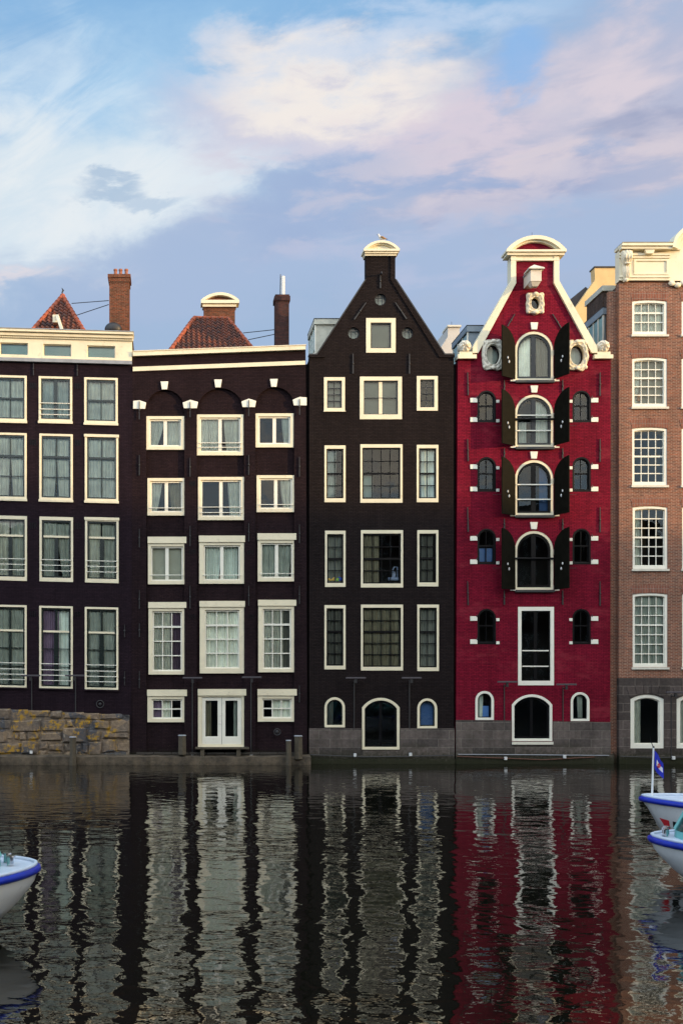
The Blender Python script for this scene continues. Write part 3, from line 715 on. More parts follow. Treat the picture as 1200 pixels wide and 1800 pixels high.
# neck gable rising behind the hip
Yg = 5.2; g0, gz = T(358, 566, Yg); g1, gt = T(413, 540, Yg)
mb = MB(); mb.box(g0, g1, Yg, Yg+.4, gz-2.2, gt); ng = mb.build('neck_gable', 'brick_chimney', hB)
mb = MB(); mb.box(g0-.06, g1+.06, Yg-.10, Yg+.42, gt+.001, gt+.14)
x0_, z0_ = T(353, 534, Yg); x1_, z1_ = T(420, 534, Yg); mb.box(x0_, x1_, Yg-.2, Yg+.44, gt+.141, gt+.30)
zt = gt+.301; Wd = (x1_-x0_)/2; xc = (x0_+x1_)/2; rs = W(0, 516, Yg)[2]-zt
def arcpts(xc, zb, hw, rise, n=20):
    Rr = (hw*hw+rise*rise)/(2*rise); a0 = math.asin(min(1, hw/Rr)); return [(xc+Rr*math.sin(a0-2*a0*i/n), zb+rise-Rr+Rr*math.cos(a0-2*a0*i/n)) for i in range(n+1)]
def pediment(mb, xc, zb, hw, rise, th, y0, y1):
    o_ = arcpts(xc, zb, hw, rise); i_ = arcpts(xc, zb, hw-th*1.5, rise-th)
    mb.prism(o_+list(reversed(i_)), y0, y1); return i_
i_ = pediment(mb, xc, zt, Wd, rs, .14, Yg-.2, Yg+.44); mb.build('pediment', 'cream_paint', ng, bevel=.012)
MB().prism(i_, Yg-.02, Yg+.4).build('tympanum', 'brick_chimney', ng)
# chimney and flue
Yc = 2.6; c0, c1 = T(484, 0, Yc)[0], T(508, 0, Yc)[0]; zt = W(0, 517, Yc)[2]
mb = MB(); mb.box(c0, c1, Yc, Yc+.6, 17.6, zt-.3); mb.box(c0-.05, c1+.05, Yc-.05, Yc+.65, zt-.3, zt-.08); mb.box(c0-.01, c1+.01, Yc, Yc+.6, zt-.08, zt)
ch = mb.build('chimney', 'brick_darkchimney', hB)
x_ = T(497, 0, Yc+.3)[0]; mb = MB(); mb.path([(x_, Yc+.3, zt-.05), (x_, Yc+.3, zt+.95)], .095, 14); mb.build('flue_pipe', 'white_box', ch, smooth=False)
mb = MB(); mb.path([(x_-.13, Yc+.3, zt-.05), (x_-.11, Yc+.3, zt+1.05)], .02, 6); mb.build('flue_bracket', 'iron', ch)
for ya, yb, dx_ in ((579, 585, 427), (587, 597, 436)):
    MB().path([W(484, ya, Yc+.2), W(dx_, yb, 3.6)], .018, 6).build('stay_rod', 'iron', ch)

# =================================================================== HOUSE C: dark, spout gable
hC = thing('canal_house', (1.8, 0, 0), 'near-black brick canal house with steep spout gable and small cream pediment on its neck', 'house')
holes = []
bk = 'black_paint'
kw = dict(fw=3.6, ft=6, fb=7, sash=bk, sw=2.4)
holes.append(window(hC, 643, 559, 695, 620, fw=8, frame='cream_paint', sash='grey_frame', sw=2, curtains=((-.1, 1.1, 'room_light'),)))
holes += [window(hC, 569, 663, 606, 723, fw=5.5, ft=6, fb=6, sash='grey_frame', sw=2, bars=gridbars(2, 4, 1.3), curtains=((-.1, 1.1, 'room_light'),), sill=(1, 'cream_paint')),
          window(hC, 632, 662, 706, 737, fw=7, ft=7, fb=8.5, sash='grey_frame', sw=1.6, bars=[('v', .5, 6, 'cream_paint', 0, 1), ('h', .5, 1.2, None, 0, 1)], curtains=((-.1, 1.1, 'room_light'),)),
          window(hC, 732, 661, 769, 722, fw=6, ft=6, fb=6, sash='grey_frame', sw=2, bars=gridbars(2, 4, 1.3))]
q22 = gridbars(2, 4, 1.3, heavy=(1, 3.2)); q44 = gridbars(4, 4, 1.3, heavy=(1, 3.2))
holes += [window(hC, 570, 783, 607, 883, bars=q22, curtains=((0, .62, 'curtain_grey', .1),), **kw),
          window(hC, 633, 781, 707, 884, bars=q44, **kw),
          window(hC, 732, 782, 770, 883, bars=q22, curtains=((.12, 1, 'curtain_grey'),), **kw)]
holes += [window(hC, 571, 933, 607, 1032, bars=q22, curtains=((0, 1, 'curtain_dark'),), **kw),
          window(hC, 634, 932, 708, 1033, bars=q44, curtains=((0, .44, 'curtain_beige'),), **kw),
          window(hC, 733, 932, 770, 1031, bars=q22, curtains=((.1, .9, 'curtain_dark'),), **kw)]
q25 = [('v', .5, 1.3, None, 0, 1), ('h', .2, 1.3, None, 0, 1), ('h', .4, 3.2, None, 0, 1), ('h', .6, 1.3, None, 0, 1), ('h', .8, 1.3, None, 0, 1)]
q45 = [('v', k/4, 1.3, None, 0, 1) for k in (1, 2, 3)]+q25[1:]
kw['ft'] = 5.5; kw['fb'] = 6.5
holes += [window(hC, 570, 1064, 607, 1177, bars=q25, curtains=((0, 1, 'curtain_dark'),), **kw),
          window(hC, 634, 1063, 708, 1179, bars=q45, curtains=((0, 1, 'curtain_beige'),), **kw),
          window(hC, 733, 1063, 771, 1180, bars=q25, curtains=((0, 1, 'curtain_dark'),), **kw)]
low = [window(hC, 570, 1226, 606, 1279, rise=18, fw=4.2, sash='green_black', sw=2, curtains=((0, .45, 'curtain_dark'),)),
       window(hC, 733, 1228, 768, 1281, rise=17.5, fw=4.2, sash='green_black', sw=2, curtains=((0, 1, 'blue_cloth'),)),
       window(hC, 636, 1227, 702, 1318, rise=17, fw=4.6, sash=bk, sw=3, bars=[('v', .5, 4.5, None, 0, 1), ('h', .9, 3, None, 0, 1)], name='door')]
def circ(px, py, rx, ry=None, n=28): x, z = T(px, py); s_ = PXM(); ry = ry or rx; return [(x+rx*s_*math.cos(2*PI*k/n), z+ry*s_*math.sin(2*PI*k/n)) for k in range(n)]
for x, y, in ((668.5, 526), (621.5, 585), (716, 585)):
    o1, o2 = circ(x, y, 10.2), circ(x, y, 8.6)
    wn = MB().ring(circ(x, y, 10.5), o2, .10, .20).build('round_window', 'grey_frame', hC)
    mb = MB(); 
    MB().add([(a, .14, b_) for a, b_ in circ(x, y, 9)], [tuple(range(28))]).build('pane', 'window_glass', wn)
    MB().add([(a, .30, b_) for a, b_ in circ(x, y, 11)], [tuple(range(28))]).build('blind', 'curtain_grey', wn)
    mb = MB(); 
    for dx_ in (-3.6, 3.6): pbox(mb, x+dx_-.6, y-7.5, x+dx_+.6, y+7.5, .115, .135)
    pbox(mb, x-7.5, y-4.2, x+7.5, y-3, .11, .137); mb.build('glazing_bar', 'grey_frame', wn)
    holes.append(o1)
outC = [(543.4, 1400), (797.6, 1400), (797, 626), (781, 626), (694, 492), (694, 449), (643, 449), (643, 492), (556, 626), (543.5, 626)]
wall(hC, outC, holes+low, 'brick_dark')
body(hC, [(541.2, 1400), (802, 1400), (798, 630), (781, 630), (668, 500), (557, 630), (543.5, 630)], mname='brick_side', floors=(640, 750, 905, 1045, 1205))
# raised edges of the gable
s8 = 7.5
wall(hC, [(781.2, 624), (694.2, 490), (694.2, 450), (686, 450), (686, 492.5), (772, 628.5), (798.5, 628.5), (798.5, 623.8)], [], 'brick_dark', -.05, -.001, 'gable_edging')
wall(hC, [(543, 623.8), (543, 628.5), (570, 628.5), (570, 626.4), (556, 626.4), (556.6, 623.8)], [], 'brick_dark', -.06, -.001, 'gable_edging')
wall(hC, [(543, 623.7), (557, 623.7), (642.8, 492), (641.2, 490.4), (556, 621.5), (543, 621.5)], [], 'iron', -.03, .36, 'gable_flashing')
wall(hC, [(798.5, 623.7), (780.5, 623.7), (694.2, 492), (695.8, 490.4), (781.5, 621.5), (798.5, 621.5)], [], 'iron', -.06, .36, 'gable_flashing')
def cap(house, xa, xb, yb, ytop, neck, mname, tmat, proj=.22, th=.10, depth=.42, frz=5):
    """segmental pediment on a gable neck"""
    mb = MB(); m_ = 'cream_paint'
    (x0_, z0_), (x1_, _) = T(xa, yb), T(xb, yb); s_ = PXM()
    n0, n1 = T(neck[0], 0)[0], T(neck[1], 0)[0]
    mb.box(n0-.03, n1+.03, YO-.09, YO+depth-.02, z0_-frz*s_*2, z0_-frz*s_*1.0)
    mb.box(x0_+.06, x1_-.06, YO-proj*.7, YO+depth, z0_-frz*s_+.001, z0_-.001)
    mb.box(x0_, x1_, YO-proj, YO+depth+.02, z0_, z0_+.09)
    zb = z0_+.091; rise = T(0, ytop)[1]-zb; xc = (x0_+x1_)/2; hw = (x1_-x0_)/2
    i_ = pediment(mb, xc, zb, hw, rise, th, YO-proj, YO+depth+.02)
    i2 = pediment(mb, xc, zb, hw-th*1.45, rise-th+.005, th*.5, YO-proj*.6, YO+depth-.02)
    pd = mb.build('pediment', mname, house)
    MB().prism(i2, YO-.03, YO+depth-.05).build('tympanum', tmat, pd)
    return pd
cap(hC, 637.5, 700.5, 444, 425.5, (642, 694.5), 'cream_paint', 'cream_paint', frz=3.2)
anchor(hC, 668, 481, 507, th=2.4); mb = MB(); q = T(668, 483); mb.path([(q[0], -.02, q[1]), (q[0], -.30, q[1]), (q[0], -.32, q[1]-.08)], .035, 6); mb.build('hoist_hook', 'iron', hC)
anchor(hC, 643, 532, 562, 622, th=2.2); anchor(hC, 694, 532, 561, 714, th=2.2)
for x in (620, 719): anchor(hC, x, 622, 657, th=2.4)
# plinth
x0p, x1p = 543, 798
wall(hC, [(x0p, 1400), (x1p, 1400), (x1p, 1280.5), (766, 1280.5), (704, 1280.5), (634, 1280.5), (x0p, 1280.5)], [arch(635.8, 1226.8+53.7-.0, 702.2, 1318.2)] if False else [], 'ashlar_grey', -.06, -.002, 'plinth') if False else None
wall(hC, [(x0p, 1400), (634.8, 1400), (634.8, 1280.5), (606.6, 1280.5), (569.4, 1280.5), (x0p, 1280.5)], [], 'ashlar_grey', -.06, -.002, 'plinth')
wall(hC, [(703.2, 1400), (x1p, 1400), (x1p, 1280.5), (768.6, 1280.5), (703.2, 1280.5)], [], 'ashlar_grey', -.06, -.002, 'plinth')
wall(hC, [(634.9, 1400), (703.1, 1400), (703.1, 1319.5), (634.9, 1319.5)], [], 'ashlar_grey', -.10, -.002, 'plinth')
wall(hC, [(x0p, 1400), (x1p, 1400), (x1p, 1334), (x0p, 1334)], [], 'ashlar_grey', -.16, -.101, 'plinth')
# left dormer
def dormer(house, nx, ny, Yn, Yf, xr, bot, eave, mname, rmat, n_panes=3, inset=1.8, xright=None):
    x0_, z0_ = T(nx, ny, Yn); zt2 = T(nx, eave, Yn)[1]; x1_ = T(xr, 0, Yn)[0]; zb = T(0, bot, Yn)[1]
    dm = MB().box(x0_, x1_, Yn, Yf, zt2, z0_).build('dormer', rmat, house, bevel=.01)
    MB().box(x0_-.01, x1_, Yn-.02, Yf+.02, z0_+.001, z0_+.025).build('flashing', 'iron', dm)
    MB().box(x0_+.09, x1_, Yn+.10, Yf-.1, zb, zt2-.001).build('cheek', mname, dm)
    L = (Yf-.1)-(Yn+.10); h = zt2-zb
    pw = L/n_panes
    for i in range(n_panes+1): y = Yn+.10+pw*i; MB().box(x0_+.03, x0_+.089, y-.035, y+.035, zb+.02, zt2-.002).build('window_post', 'white_paint', dm)
    for i in range(n_panes):
        y = Yn+.10+pw*i; MB().box(x0_+.06, x0_+.086, y+.05, y+pw-.05, zb+h*.35, zt2-.06).build('pane', 'attic_glass', dm)
    return dm
dormer(hC, 552, 560, 1.0, 3.2, 615, 632, 569.5, 'dormer_grey', 'dormer_grey')

# =================================================================== HOUSE D: red
YO = 0.0
hD = thing('canal_house', (8.5, YO, 0), 'crimson red canal house with cream-edged gable, black shutters and carved oval window surrounds', 'house')
holes = []
gf = 'grey_frame'
def shutters(win, x0, x1, ytop, ybot, angl, angr):
    """pair of arched leaves hinged at the sides of an opening"""
    s_ = PXM(); Rr = (x1-x0)/2*s_; zb = T(0, ybot)[1]; zs = T(0, ytop)[1]-Rr
    for side, ang in ((-1, angl), (1, angr)):
        hx = T(x0 if side < 0 else x1, 0)[0]; n = 14
        prof = [(0, zb), (Rr, zb)]+[(Rr*(1-math.sin(PI/2*k/n)) if False else Rr-Rr*math.sin(PI/2*k/n), zs+Rr*math.cos(PI/2*k/n)) for k in range(n+1)]
        ca, sa = math.cos(R(ang)), math.sin(R(ang)); th = .045
        vs = []
        for off in (0, th):
            for s0, z in prof:
                x = hx+side*(s0*ca-off*sa*-1*1); y = YO-.05-(s0*sa)+off*ca*-1
                vs.append((hx+side*(s0*ca-off*sa), YO-.05-s0*sa-off*ca, z))
        m_ = len(prof); tri = tessellate_polygon([[Vector((a, b_, 0)) for a, b_ in prof]])
        fs = [tuple(q) for q in tri]+[tuple(i+m_ for i in reversed(q)) for q in tri]+[(i, (i+1) % m_, (i+1) % m_+m_, i+m_) for i in range(m_)]
        lf = MB().add(vs, fs).build('shutter', 'shutter_paint', win, bevel=.004)
        # boards on the inner face, edge strip, latch
        mb = MB()
        if True:
            s1 = Rr*.62
            for zz, dz_ in ((zb+(zs-zb)*.62, .10), (zb+(zs-zb)*.50, .12)):
                q = (hx+side*(s1*ca-.075*sa), YO-.05-s1*sa-.075*ca, zz); mb.ell(q, (.035, .035, dz_*.6), 8, 6); s1 -= .08
            mb.build('latch', 'white_box', win)
for k, (yt, yb, y2, sy0, sy1) in enumerate(((582, 669, 0, 573, 667), (693, 786, 0, 685, 784), (808, 906, 0, 802.5, 906.5), (933, 1037, 0, 926.5, 1037))):
    x0_, x1_ = 904.5, 972.5
    bars = [('v', .5, 8, None, 0, 1)]
    cur = [((0, .42, 'curtain_pale'), (.5, 1.0, 'curtain_dark', .3, 1)), ((.5, 1, 'curtain_pale', 0, 0), (-.02, .3, 'curtain_grey', 0, 0, .5, 1.0)), ((.72, 1, 'blue_cloth', .3, 1),), ()][k]
    h = window(hD, x0_, yt, x1_, yb, rise=34, fw=4.2, ft=4.8, fb=4.4, frame='warm_stone' if False else 'cream_paint', sash=gf if k < 2 else bk, sw=4, bars=bars, curtains=cur, yo=.04)
    holes.append(h); win = [o for o in hD.children if o.name.startswith('window')][-1]
    mb = MB()
    if k in (1, 2):
        ys = (yt+37, yt+64) if k == 1 else (yt+44, yt+70)
        for yy in ys: a = T(x0_+4, yy); b_ = T(x1_-4, yy); mb.box(a[0], b_[0], YO-.02, YO+.02, a[1]-.02, a[1]+.03)
        mb.build('railing', 'white_paint', win)
    if k in (1, 3):
        yy = yt+44 if k == 1 else yt+49; a = T(x0_-.5, yy); b_ = T(x1_+.5, yy)
        MB().path([(a[0], YO-.05, a[1]), (b_[0], YO-.05, b_[1])], .045, 8).build('bar_rod', 'black_paint', win)
    pbox(MB(), 0, 0, 1, 1, 0, 1)
    MB().prism(poly([(x0_, yb+4.6), (x1_, yb+4.6), (x1_, yb+.3), (x0_, yb+.3)]), YO-.14, YO-.001).build('sill', 'grey_frame', win, bevel=.01)
    for xx, sgn in ((x0_, -1), (x1_, 1)):      # white stone blocks beside the opening
        for yy, ww, hh in ((yt+34, 3.0, 9), (yb-7, 3.6, 9)):
            xa = xx if sgn > 0 else xx-ww; mb = MB(); pbox(mb, xa+.1*sgn, yy-1, xa+ww+.1*sgn, yy-1+hh, -.05, -.001); mb.build('hinge_block', 'white_paint', win)
        mb = MB(); xa = xx-8.5 if sgn < 0 else xx; pbox(mb, xa, yb-.6, xa+9, yb+1.8, -.09, -.0505); mb.build('sill_block', 'white_paint', win)
    shutters(win, x0_-1, x1_+1, sy0+5, sy1, 33, 66)
    kx, ky = 938 if k < 2 else 937.5, (567, 678, 794, 918)[k]
    MB().prism(poly([(kx-4.8, ky+12.5), (kx+4.8, ky+12.5), (kx+6.6, ky), (kx-6.6, ky)]), YO-.06, YO-.001).build('keystone', 'white_paint', hD, bevel=.008)
holes.append(window(hD, 910, 1067, 973, 1205, fw=6, ft=7, fb=8, frame='white_paint', sash=bk, sw=2, bars=[('v', .5, 6, None, 0, 1), ('h', .57, 2, 'white_paint', 0, 1), ('h', .80, 2, 'white_paint', 0, 1)]))
door_h = window(hD, 899, 1221, 970, 1303, rise=18, fw=4.4, sash=bk, sw=3.5, bars=[('v', .5, 5, None, 0, 1)], frame='white_paint', name='door')
lowd = [window(hD, 835, 1215, 867.5, 1266, rise=16.2, fw=4.2, frame='white_paint', sash=bk, sw=1.6, curtains=((.1, .5, 'curtain_grey', .2), (.45, .95, 'picture_blue', 0, 0, .52, 1))),
        window(hD, 1002.5, 1217, 1035.5, 1268, rise=16.4, fw=4.2, frame='white_paint', sash=bk, sw=1.6, curtains=((.35, .8, 'curtain_grey', .2, 1),))]
for r_i, (ya, yb) in enumerate(((686, 742.5), (803, 864.5), (929, 992.5), (1070, 1133))):
    for sd in (0, 1):
        xa, xb = ((838.5, 871.5), (1005.5, 1038))[sd]
        cur = ((.0, 1.0, 'picture_blue', 0, 0, .55, 1),) if (r_i == 2 and sd == 0) else ()
        holes.append(window(hD, xa, ya, xb, yb, rise=(xb-xa)/2, fw=3, sash=bk, frame=bk, sw=1.6, fb=4,
                            bars=[('v', .5, 1.8, None, 0, 1), ('h', .48, 2.6, None, 0, 1)], curtains=cur, yo=.03))
        wn = [o for o in hD.children if o.name.startswith('window')][-1]
        for yy, a_, b_ in ((ya+13.5, 12.5, 6), (yb-8.8, 12.5, 6)):
            for out_side in (0, 1):
                big = (out_side == 0) == (sd == 0)      # larger block on the side away from the centre
                wd_ = 12.5 if big else 5.5; hh = 8 if big else 5.2; y_ = yy if big else yy+3.4
                xx = xa-wd_-.1 if out_side == 0 else xb+.1
                mb = MB(); pbox(mb, xx, y_, xx+wd_, y_+hh, -.035, -.001); mb.build('hinge_block', 'white_paint', wn, bevel=.006)
            px_ = xa-1.0 if sd == 0 else xb+1.5; q = T(px_, yy); mb = MB(); mb.path([(q[0], YO-.05, q[1]-.03), (q[0], YO-.05, q[1]+.08)], .018, 6); mb.build('hinge_pin', 'iron', wn)
# carved oval surrounds
def cartouche(cx_, cy_, rx, ry, ix, iy, lobes, mname, seed, dark=False):
    rnd = random.Random(seed); n = 72; s_ = PXM(); x, z = T(cx_, cy_); rings = []
    prof = [(1.0, 0.0), (1.0, -.07), (.93, -.13), (.80, -.10), (.66, -.15), (.45, -.16), (.30, -.09), (.16, -.15), (.04, -.13), (0, -.02), (0, .12)]
    vs = []; fs = []
    for k in range(n):
        a = 2*PI*k/n; c_, s0 = math.cos(a), math.sin(a)
        pw = 6.0 if dark else 3.6
        rr = 1/((abs(c_)**pw+abs(s0)**pw)**(1/pw)); rr *= 1+.035*math.cos(lobes*a)+.03*math.sin(5*a+seed)+rnd.uniform(-.012, .012)
        for fct, y in prof:
            ox, oz = rx*rr*c_, ry*rr*s0; inx, inz = ix*c_, iy*s0
            bumpy = .02*math.sin(11*a+8*fct)*(1 if .1 < fct < .95 else 0)
            vs.append((x+(inx+(ox-inx)*fct)*s_, YO+y+bumpy, z+(inz+(oz-inz)*fct)*s_))
    m_ = len(prof)
    for k in range(n):
        k2 = (k+1) % n
        for j in range(m_-1): fs.append((k*m_+j, k2*m_+j, k2*m_+j+1, k*m_+j+1))
    mb = MB().add(vs, fs)
    for k in range(4):                                   # scrolls and leaves round the rim
        a = 2*PI*(k+.5)/4; c_, s0 = math.cos(a), math.sin(a)
        mb.ell((x+rx*1.12*s_*c_, YO-.09, z+ry*1.12*s_*s0), (.075, .06, .085), 10, 6)
    for a, b_ in ((0, 1), (0, -1)): mb.ell((x, YO-.13, z+b_*ry*.86*s_), (.13, .07, .09), 10, 6)
    wn = mb.build('oval_window', mname, hD, smooth=True)
    MB().ring([(x+(ix+.5)*s_*math.cos(2*PI*k/28), z+(iy+.5)*s_*math.sin(2*PI*k/28)) for k in range(28)], [(x+(ix-1.6)*s_*math.cos(2*PI*k/28), z+(iy-1.6)*s_*math.sin(2*PI*k/28)) for k in range(28)], YO+.06, YO+.12).build('sash', 'black_paint', wn)
    MB().add([(a, YO+.09, b_) for a, b_ in circ(cx_, cy_, ix, iy)], [tuple(range(28))]).build('pane', 'window_glass', wn)
    if not dark: MB().add([(a, YO+.30, b_) for a, b_ in circ(cx_, cy_, ix+1, iy+1)], [tuple(range(28))]).build('blind', 'curtain_grey', wn)
    holes.append(circ(cx_, cy_, ix+.8, iy+.8))
cartouche(865.5, 624, 19.5, 27, 12, 17.5, 6, 'pale_stone', 1)
cartouche(1012.5, 625, 19.5, 27, 12, 17.5, 6, 'warm_stone', 2)
cartouche(939.5, 534, 15.5, 18.5, 7.6, 10.5, 8, 'warm_stone', 3, True)
outD = [(800.6, 1400), (1072, 1400), (1073, 632), (1043, 632), (1043, 618), (976, 496), (976, 452), (901, 452), (901, 496), (834, 618), (834, 632), (804.5, 632)]
wall(hD, outD, holes+lowd+[door_h], 'brick_red')
body(hD, [(798, 1400), (1072, 1400), (1073, 634), (1041, 634), (938, 505), (836, 634), (804.5, 634)], mname='brick_side', floors=(675, 790, 915, 1050, 1212))
trimL = [(896, 452), (905.2, 452), (905.2, 499), (839, 621.4), (829, 621.4), (829.5, 611), (896, 495)]
mir = lambda pts: [(1877-a, b_) for a, b_ in pts]
for pts in (trimL, mir(trimL)): wall(hD, pts, [], 'cream_paint', -.12, .36, 'gable_trim')
blk = [(802.5, 632), (835.5, 632), (835.5, 624.8), (802.5, 624.8)]
blk2 = [(806, 624.7), (829.2, 624.7), (829.2, 619), (806, 619)]
for q in (0, 1):
    f_ = mir if q else (lambda p_: p_)
    MB().prism(poly(f_(blk)), YO-.18, YO+.36).build('shoulder_block', 'cream_paint', hD, bevel=.01)
    MB().prism(poly(f_(blk2)), YO-.10, YO+.34).build('shoulder_step', 'cream_paint', hD, bevel=.01)
    cx_ = 816.5 if not q else 1877-816.5-1; x, z = T(cx_, 609); mb = MB(); n = 48; vs = []; fs = []
    pr = [(1, .12), (1, -.04), (.86, -.13), (.55, -.19), (.2, -.21), (0.01, -.20)]
    for k in range(n):
        a = 2*PI*k/n
        for rr, y in pr: g = .035*math.sin(7*(a+rr*2.2))*(1 if .1 < rr < .95 else .3); vs.append((x+.27*rr*math.cos(a)*(1+.03*math.cos(7*a)), YO+y+g, z+.27*rr*math.sin(a)))
    for k in range(n):
        for j in range(5): fs.append((k*6+j, ((k+1) % n)*6+j, ((k+1) % n)*6+j+1, k*6+j+1))
    fs.append(tuple(k*6+5 for k in range(n))); mb.add(vs, fs); mb.path([(x, YO+.1, z), (x, YO+.3, z)], .26, 20); mb.build('rosette', 'rosette', hD, smooth=False)
cap(hD, 886, 991, 446.5, 418, (898, 979), 'cream_paint', 'brick_red', proj=.30, th=.16, frz=4.6)
MB().prism(poly([(896, 459.5), (981, 459.5), (981, 456), (896, 456)]), YO-.13, YO-.001).build('frieze', 'cream_paint', hD)
x_, z_ = T(936, 417.5); MB().path([(x_, YO+.1, z_-.05), (x_, YO+.1, z_+.28)], .008, 5).build('lightning_rod', 'iron', hD)
# hoist beam with little roof
x, z = T(925, 503); mb = MB(); Yf = YO-1.05
mb.prism([(x-.13, z-.12), (x+.20, z-.12), (x+.20, z+.36), (x-.13, z+.36)], Yf+.25, YO-.001)
mb.box(x-.19, x+.28, Yf, Yf+.46, z-.18, z+.32)
mb.add([(x-.17, Yf+.02, z-.181), (x+.26, Yf+.02, z-.181), (x+.26, Yf+.44, z-.181), (x-.17, Yf+.44, z-.181), (x-.08, Yf+.12, z-.36), (x+.17, Yf+.12, z-.36), (x+.17, Yf+.34, z-.36), (x-.08, Yf+.34, z-.36)], [(0, 1, 5, 4), (1, 2, 6, 5), (2, 3, 7, 6), (3, 0, 4, 7), (4, 5, 6, 7)])
hb_ = mb.build('hoist_beam', 'beam_paint', hD, bevel=.01)
mb = MB(); e = .10; rz = z+.321
mb.add([(x-.19-e, Yf-e, rz), (x+.28+e, Yf-e, rz), (x+.28+e, Yf+.46+e, rz), (x-.19-e, Yf+.46+e, rz), (x-.19-e, Yf-e, rz+.05), (x+.28+e, Yf-e, rz+.05), (x+.28+e, Yf+.46+e, rz+.05), (x-.19-e, Yf+.46+e, rz+.05), (x+.045, Yf+.23, rz+.30)],
       [(0, 1, 5, 4), (1, 2, 6, 5), (2, 3, 7, 6), (3, 0, 4, 7), (4, 5, 8), (5, 6, 8), (6, 7, 8), (7, 4, 8), (3, 2, 1, 0)])
mb.build('beam_roof', 'pale_stone', hb_)
MB().box(x-.16, x+.23, Yf+.57, YO-.002, z+.361, z+.44).build('beam_board', 'lead', hb_)
# anchors of the red front
anchor(hD, 904, 552, 574, 891, th=2.0); anchor(hD, 970, 552, 581, 988, th=2.0)
for ya, yb in ((655, 695), (772, 811), (892, 935), (1022, 1064)):
    anchor(hD, 821, ya, yb, 822, th=2.2); anchor(hD, 1053.5, ya, yb+1, th=2.2)
for ya, yb in ((668, 690), (788, 806), (912, 932), (1038, 1063)):
    for x in (885.5, 988): anchor(hD, x, ya, yb, th=2.4)
mb = MB()
for yy in (749, 870, 999):
    for xa, xb in ((865, 890), (995, 1011)):
        a = T(xa, yy); b_ = T(xb, yy); m2 = MB(); m2.path([(a[0], YO-.06, a[1]), (b_[0], YO-.10, b_[1])], .009, 5); m2.build('shutter_stay', 'iron', hD)
# plinth of the red house
pl = 'ashlar_grey'
wall(hD, [(800, 1400), (897.8, 1400), (897.8, 1267), (800.6, 1266)], [], pl, -.06, -.002, 'plinth')
wall(hD, [(971.2, 1400), (1072, 1400), (1072, 1270), (971.2, 1268)], [], pl, -.06, -.002, 'plinth')
wall(hD, [(897.9, 1400), (971.1, 1400), (971.1, 1304), (897.9, 1304)], [], pl, -.058, -.002, 'plinth')
wall(hD, [(898.5, 1309), (970.5, 1309), (970.5, 1304.2), (898.5, 1304.2)], [], 'pale_stone', -.12, -.059, 'door_step')
wall(hD, [(799.6, 1400), (1076, 1400), (1076, 1326), (799.6, 1326)], [], pl, -.14, -.061, 'plinth')
dormer(hD, 820, 572, 1.2, 3.7, 870, 636, 582.5, 'dormer_blue', 'dormer_blue')
dormer(hD, 1059, 540, 1.3, 3.6, 1090, 620, 552, 'dormer_blue', 'dormer_blue', 4)

# =================================================================== HOUSE E: brown brick
YO = 0.0
hE = thing('canal_house', (16.0, YO, 0), 'brown brick canal house with multi-paned white windows and white moulded cornice', 'house')
holes = []
rowsE = [(527, 588, 4, 3, 0), (628, 715, 4, 5, 1), (751, 853, 4, 6, 2), (889.5, 1000, 4, 6, 2), (1042.5, 1173, 4, 7, 2)]
for ci, dx_ in enumerate((0, 87, 174)):
    for ri, (ya, yb, c_, r_, hv) in enumerate(rowsE):
        x0_ = 1110.5+dx_+(.9 if ri > 2 else 0); x1_ = x0_+61.5; xm = (x0_+x1_)/2
        cur = [((0, .5, 'curtain_pale'), (.5, 1, 'curtain_pale')), ((0, .25, 'curtain_pale', .5), (-.1, 1.1, 'room_light')), (), ((0, .24, 'curtain_pale'),), ((0, 1, 'curtain_grey'),)][ri]
        holes.append(window(hE, x0_, ya, x1_, yb, rise=2.4, fw=4.4, ft=4.4, fb=5.6, frame='white_paint', sash='white_paint', sw=1.2, bars=gridbars(c_, r_, 1.7, heavy=(hv, 3)), curtains=cur, yo=.05))
        wn = [o for o in hE.children if o.name.startswith('window')][-1]
        MB().prism(poly([(x0_-2, yb+4), (x1_+2, yb+4), (x1_+2, yb+.3), (x0_-2, yb+.3)]), YO-.08, YO+.024).build('sill', 'pale_stone', wn)
        bt = [(x0_+(x1_-x0_)*k/8, ya-.8+2.4*(abs(k-4)/4)**2) for k in range(9)]
        MB().prism(poly(bt+[(x1_+4, ya-13), (xm, ya-15), (x0_-4, ya-13)]), YO-.012, YO-.001).build('brick_arch', 'brick_arch', hE)
lowE = []
for xa, xb in ((1107, 1166), (1188, 1247), (1290, 1349)):
    lowE.append(window(hE, xa, 1221, xb, 1316, rise=8, fw=7, ft=6, fb=8, frame='white_paint', sash='white_paint', sw=1.4, curtains=((0, .3, 'curtain_pale'),), yo=.02))
wall(hE, [(1087.5, 1192), (1372, 1192), (1372, 496), (1087.5, 496)], holes, 'brick_brown')
wall(hE, [(1087.5, 1400), (1372, 1400), (1372, 1192.2), (1087.5, 1192.2)], lowE, 'ashlar_dark', -.03, .35, 'plinth')
wall(hE, [(1086, 1400), (1372, 1400), (1372, 1333), (1086, 1333)], [], 'ashlar_dark', -.14, -.031, 'plinth')
body(hE, [(1087.5, 1400), (1372, 1400), (1372, 500), (1087.5, 500)], yb=3.2, floors=(610, 735, 872, 1020, 1195))
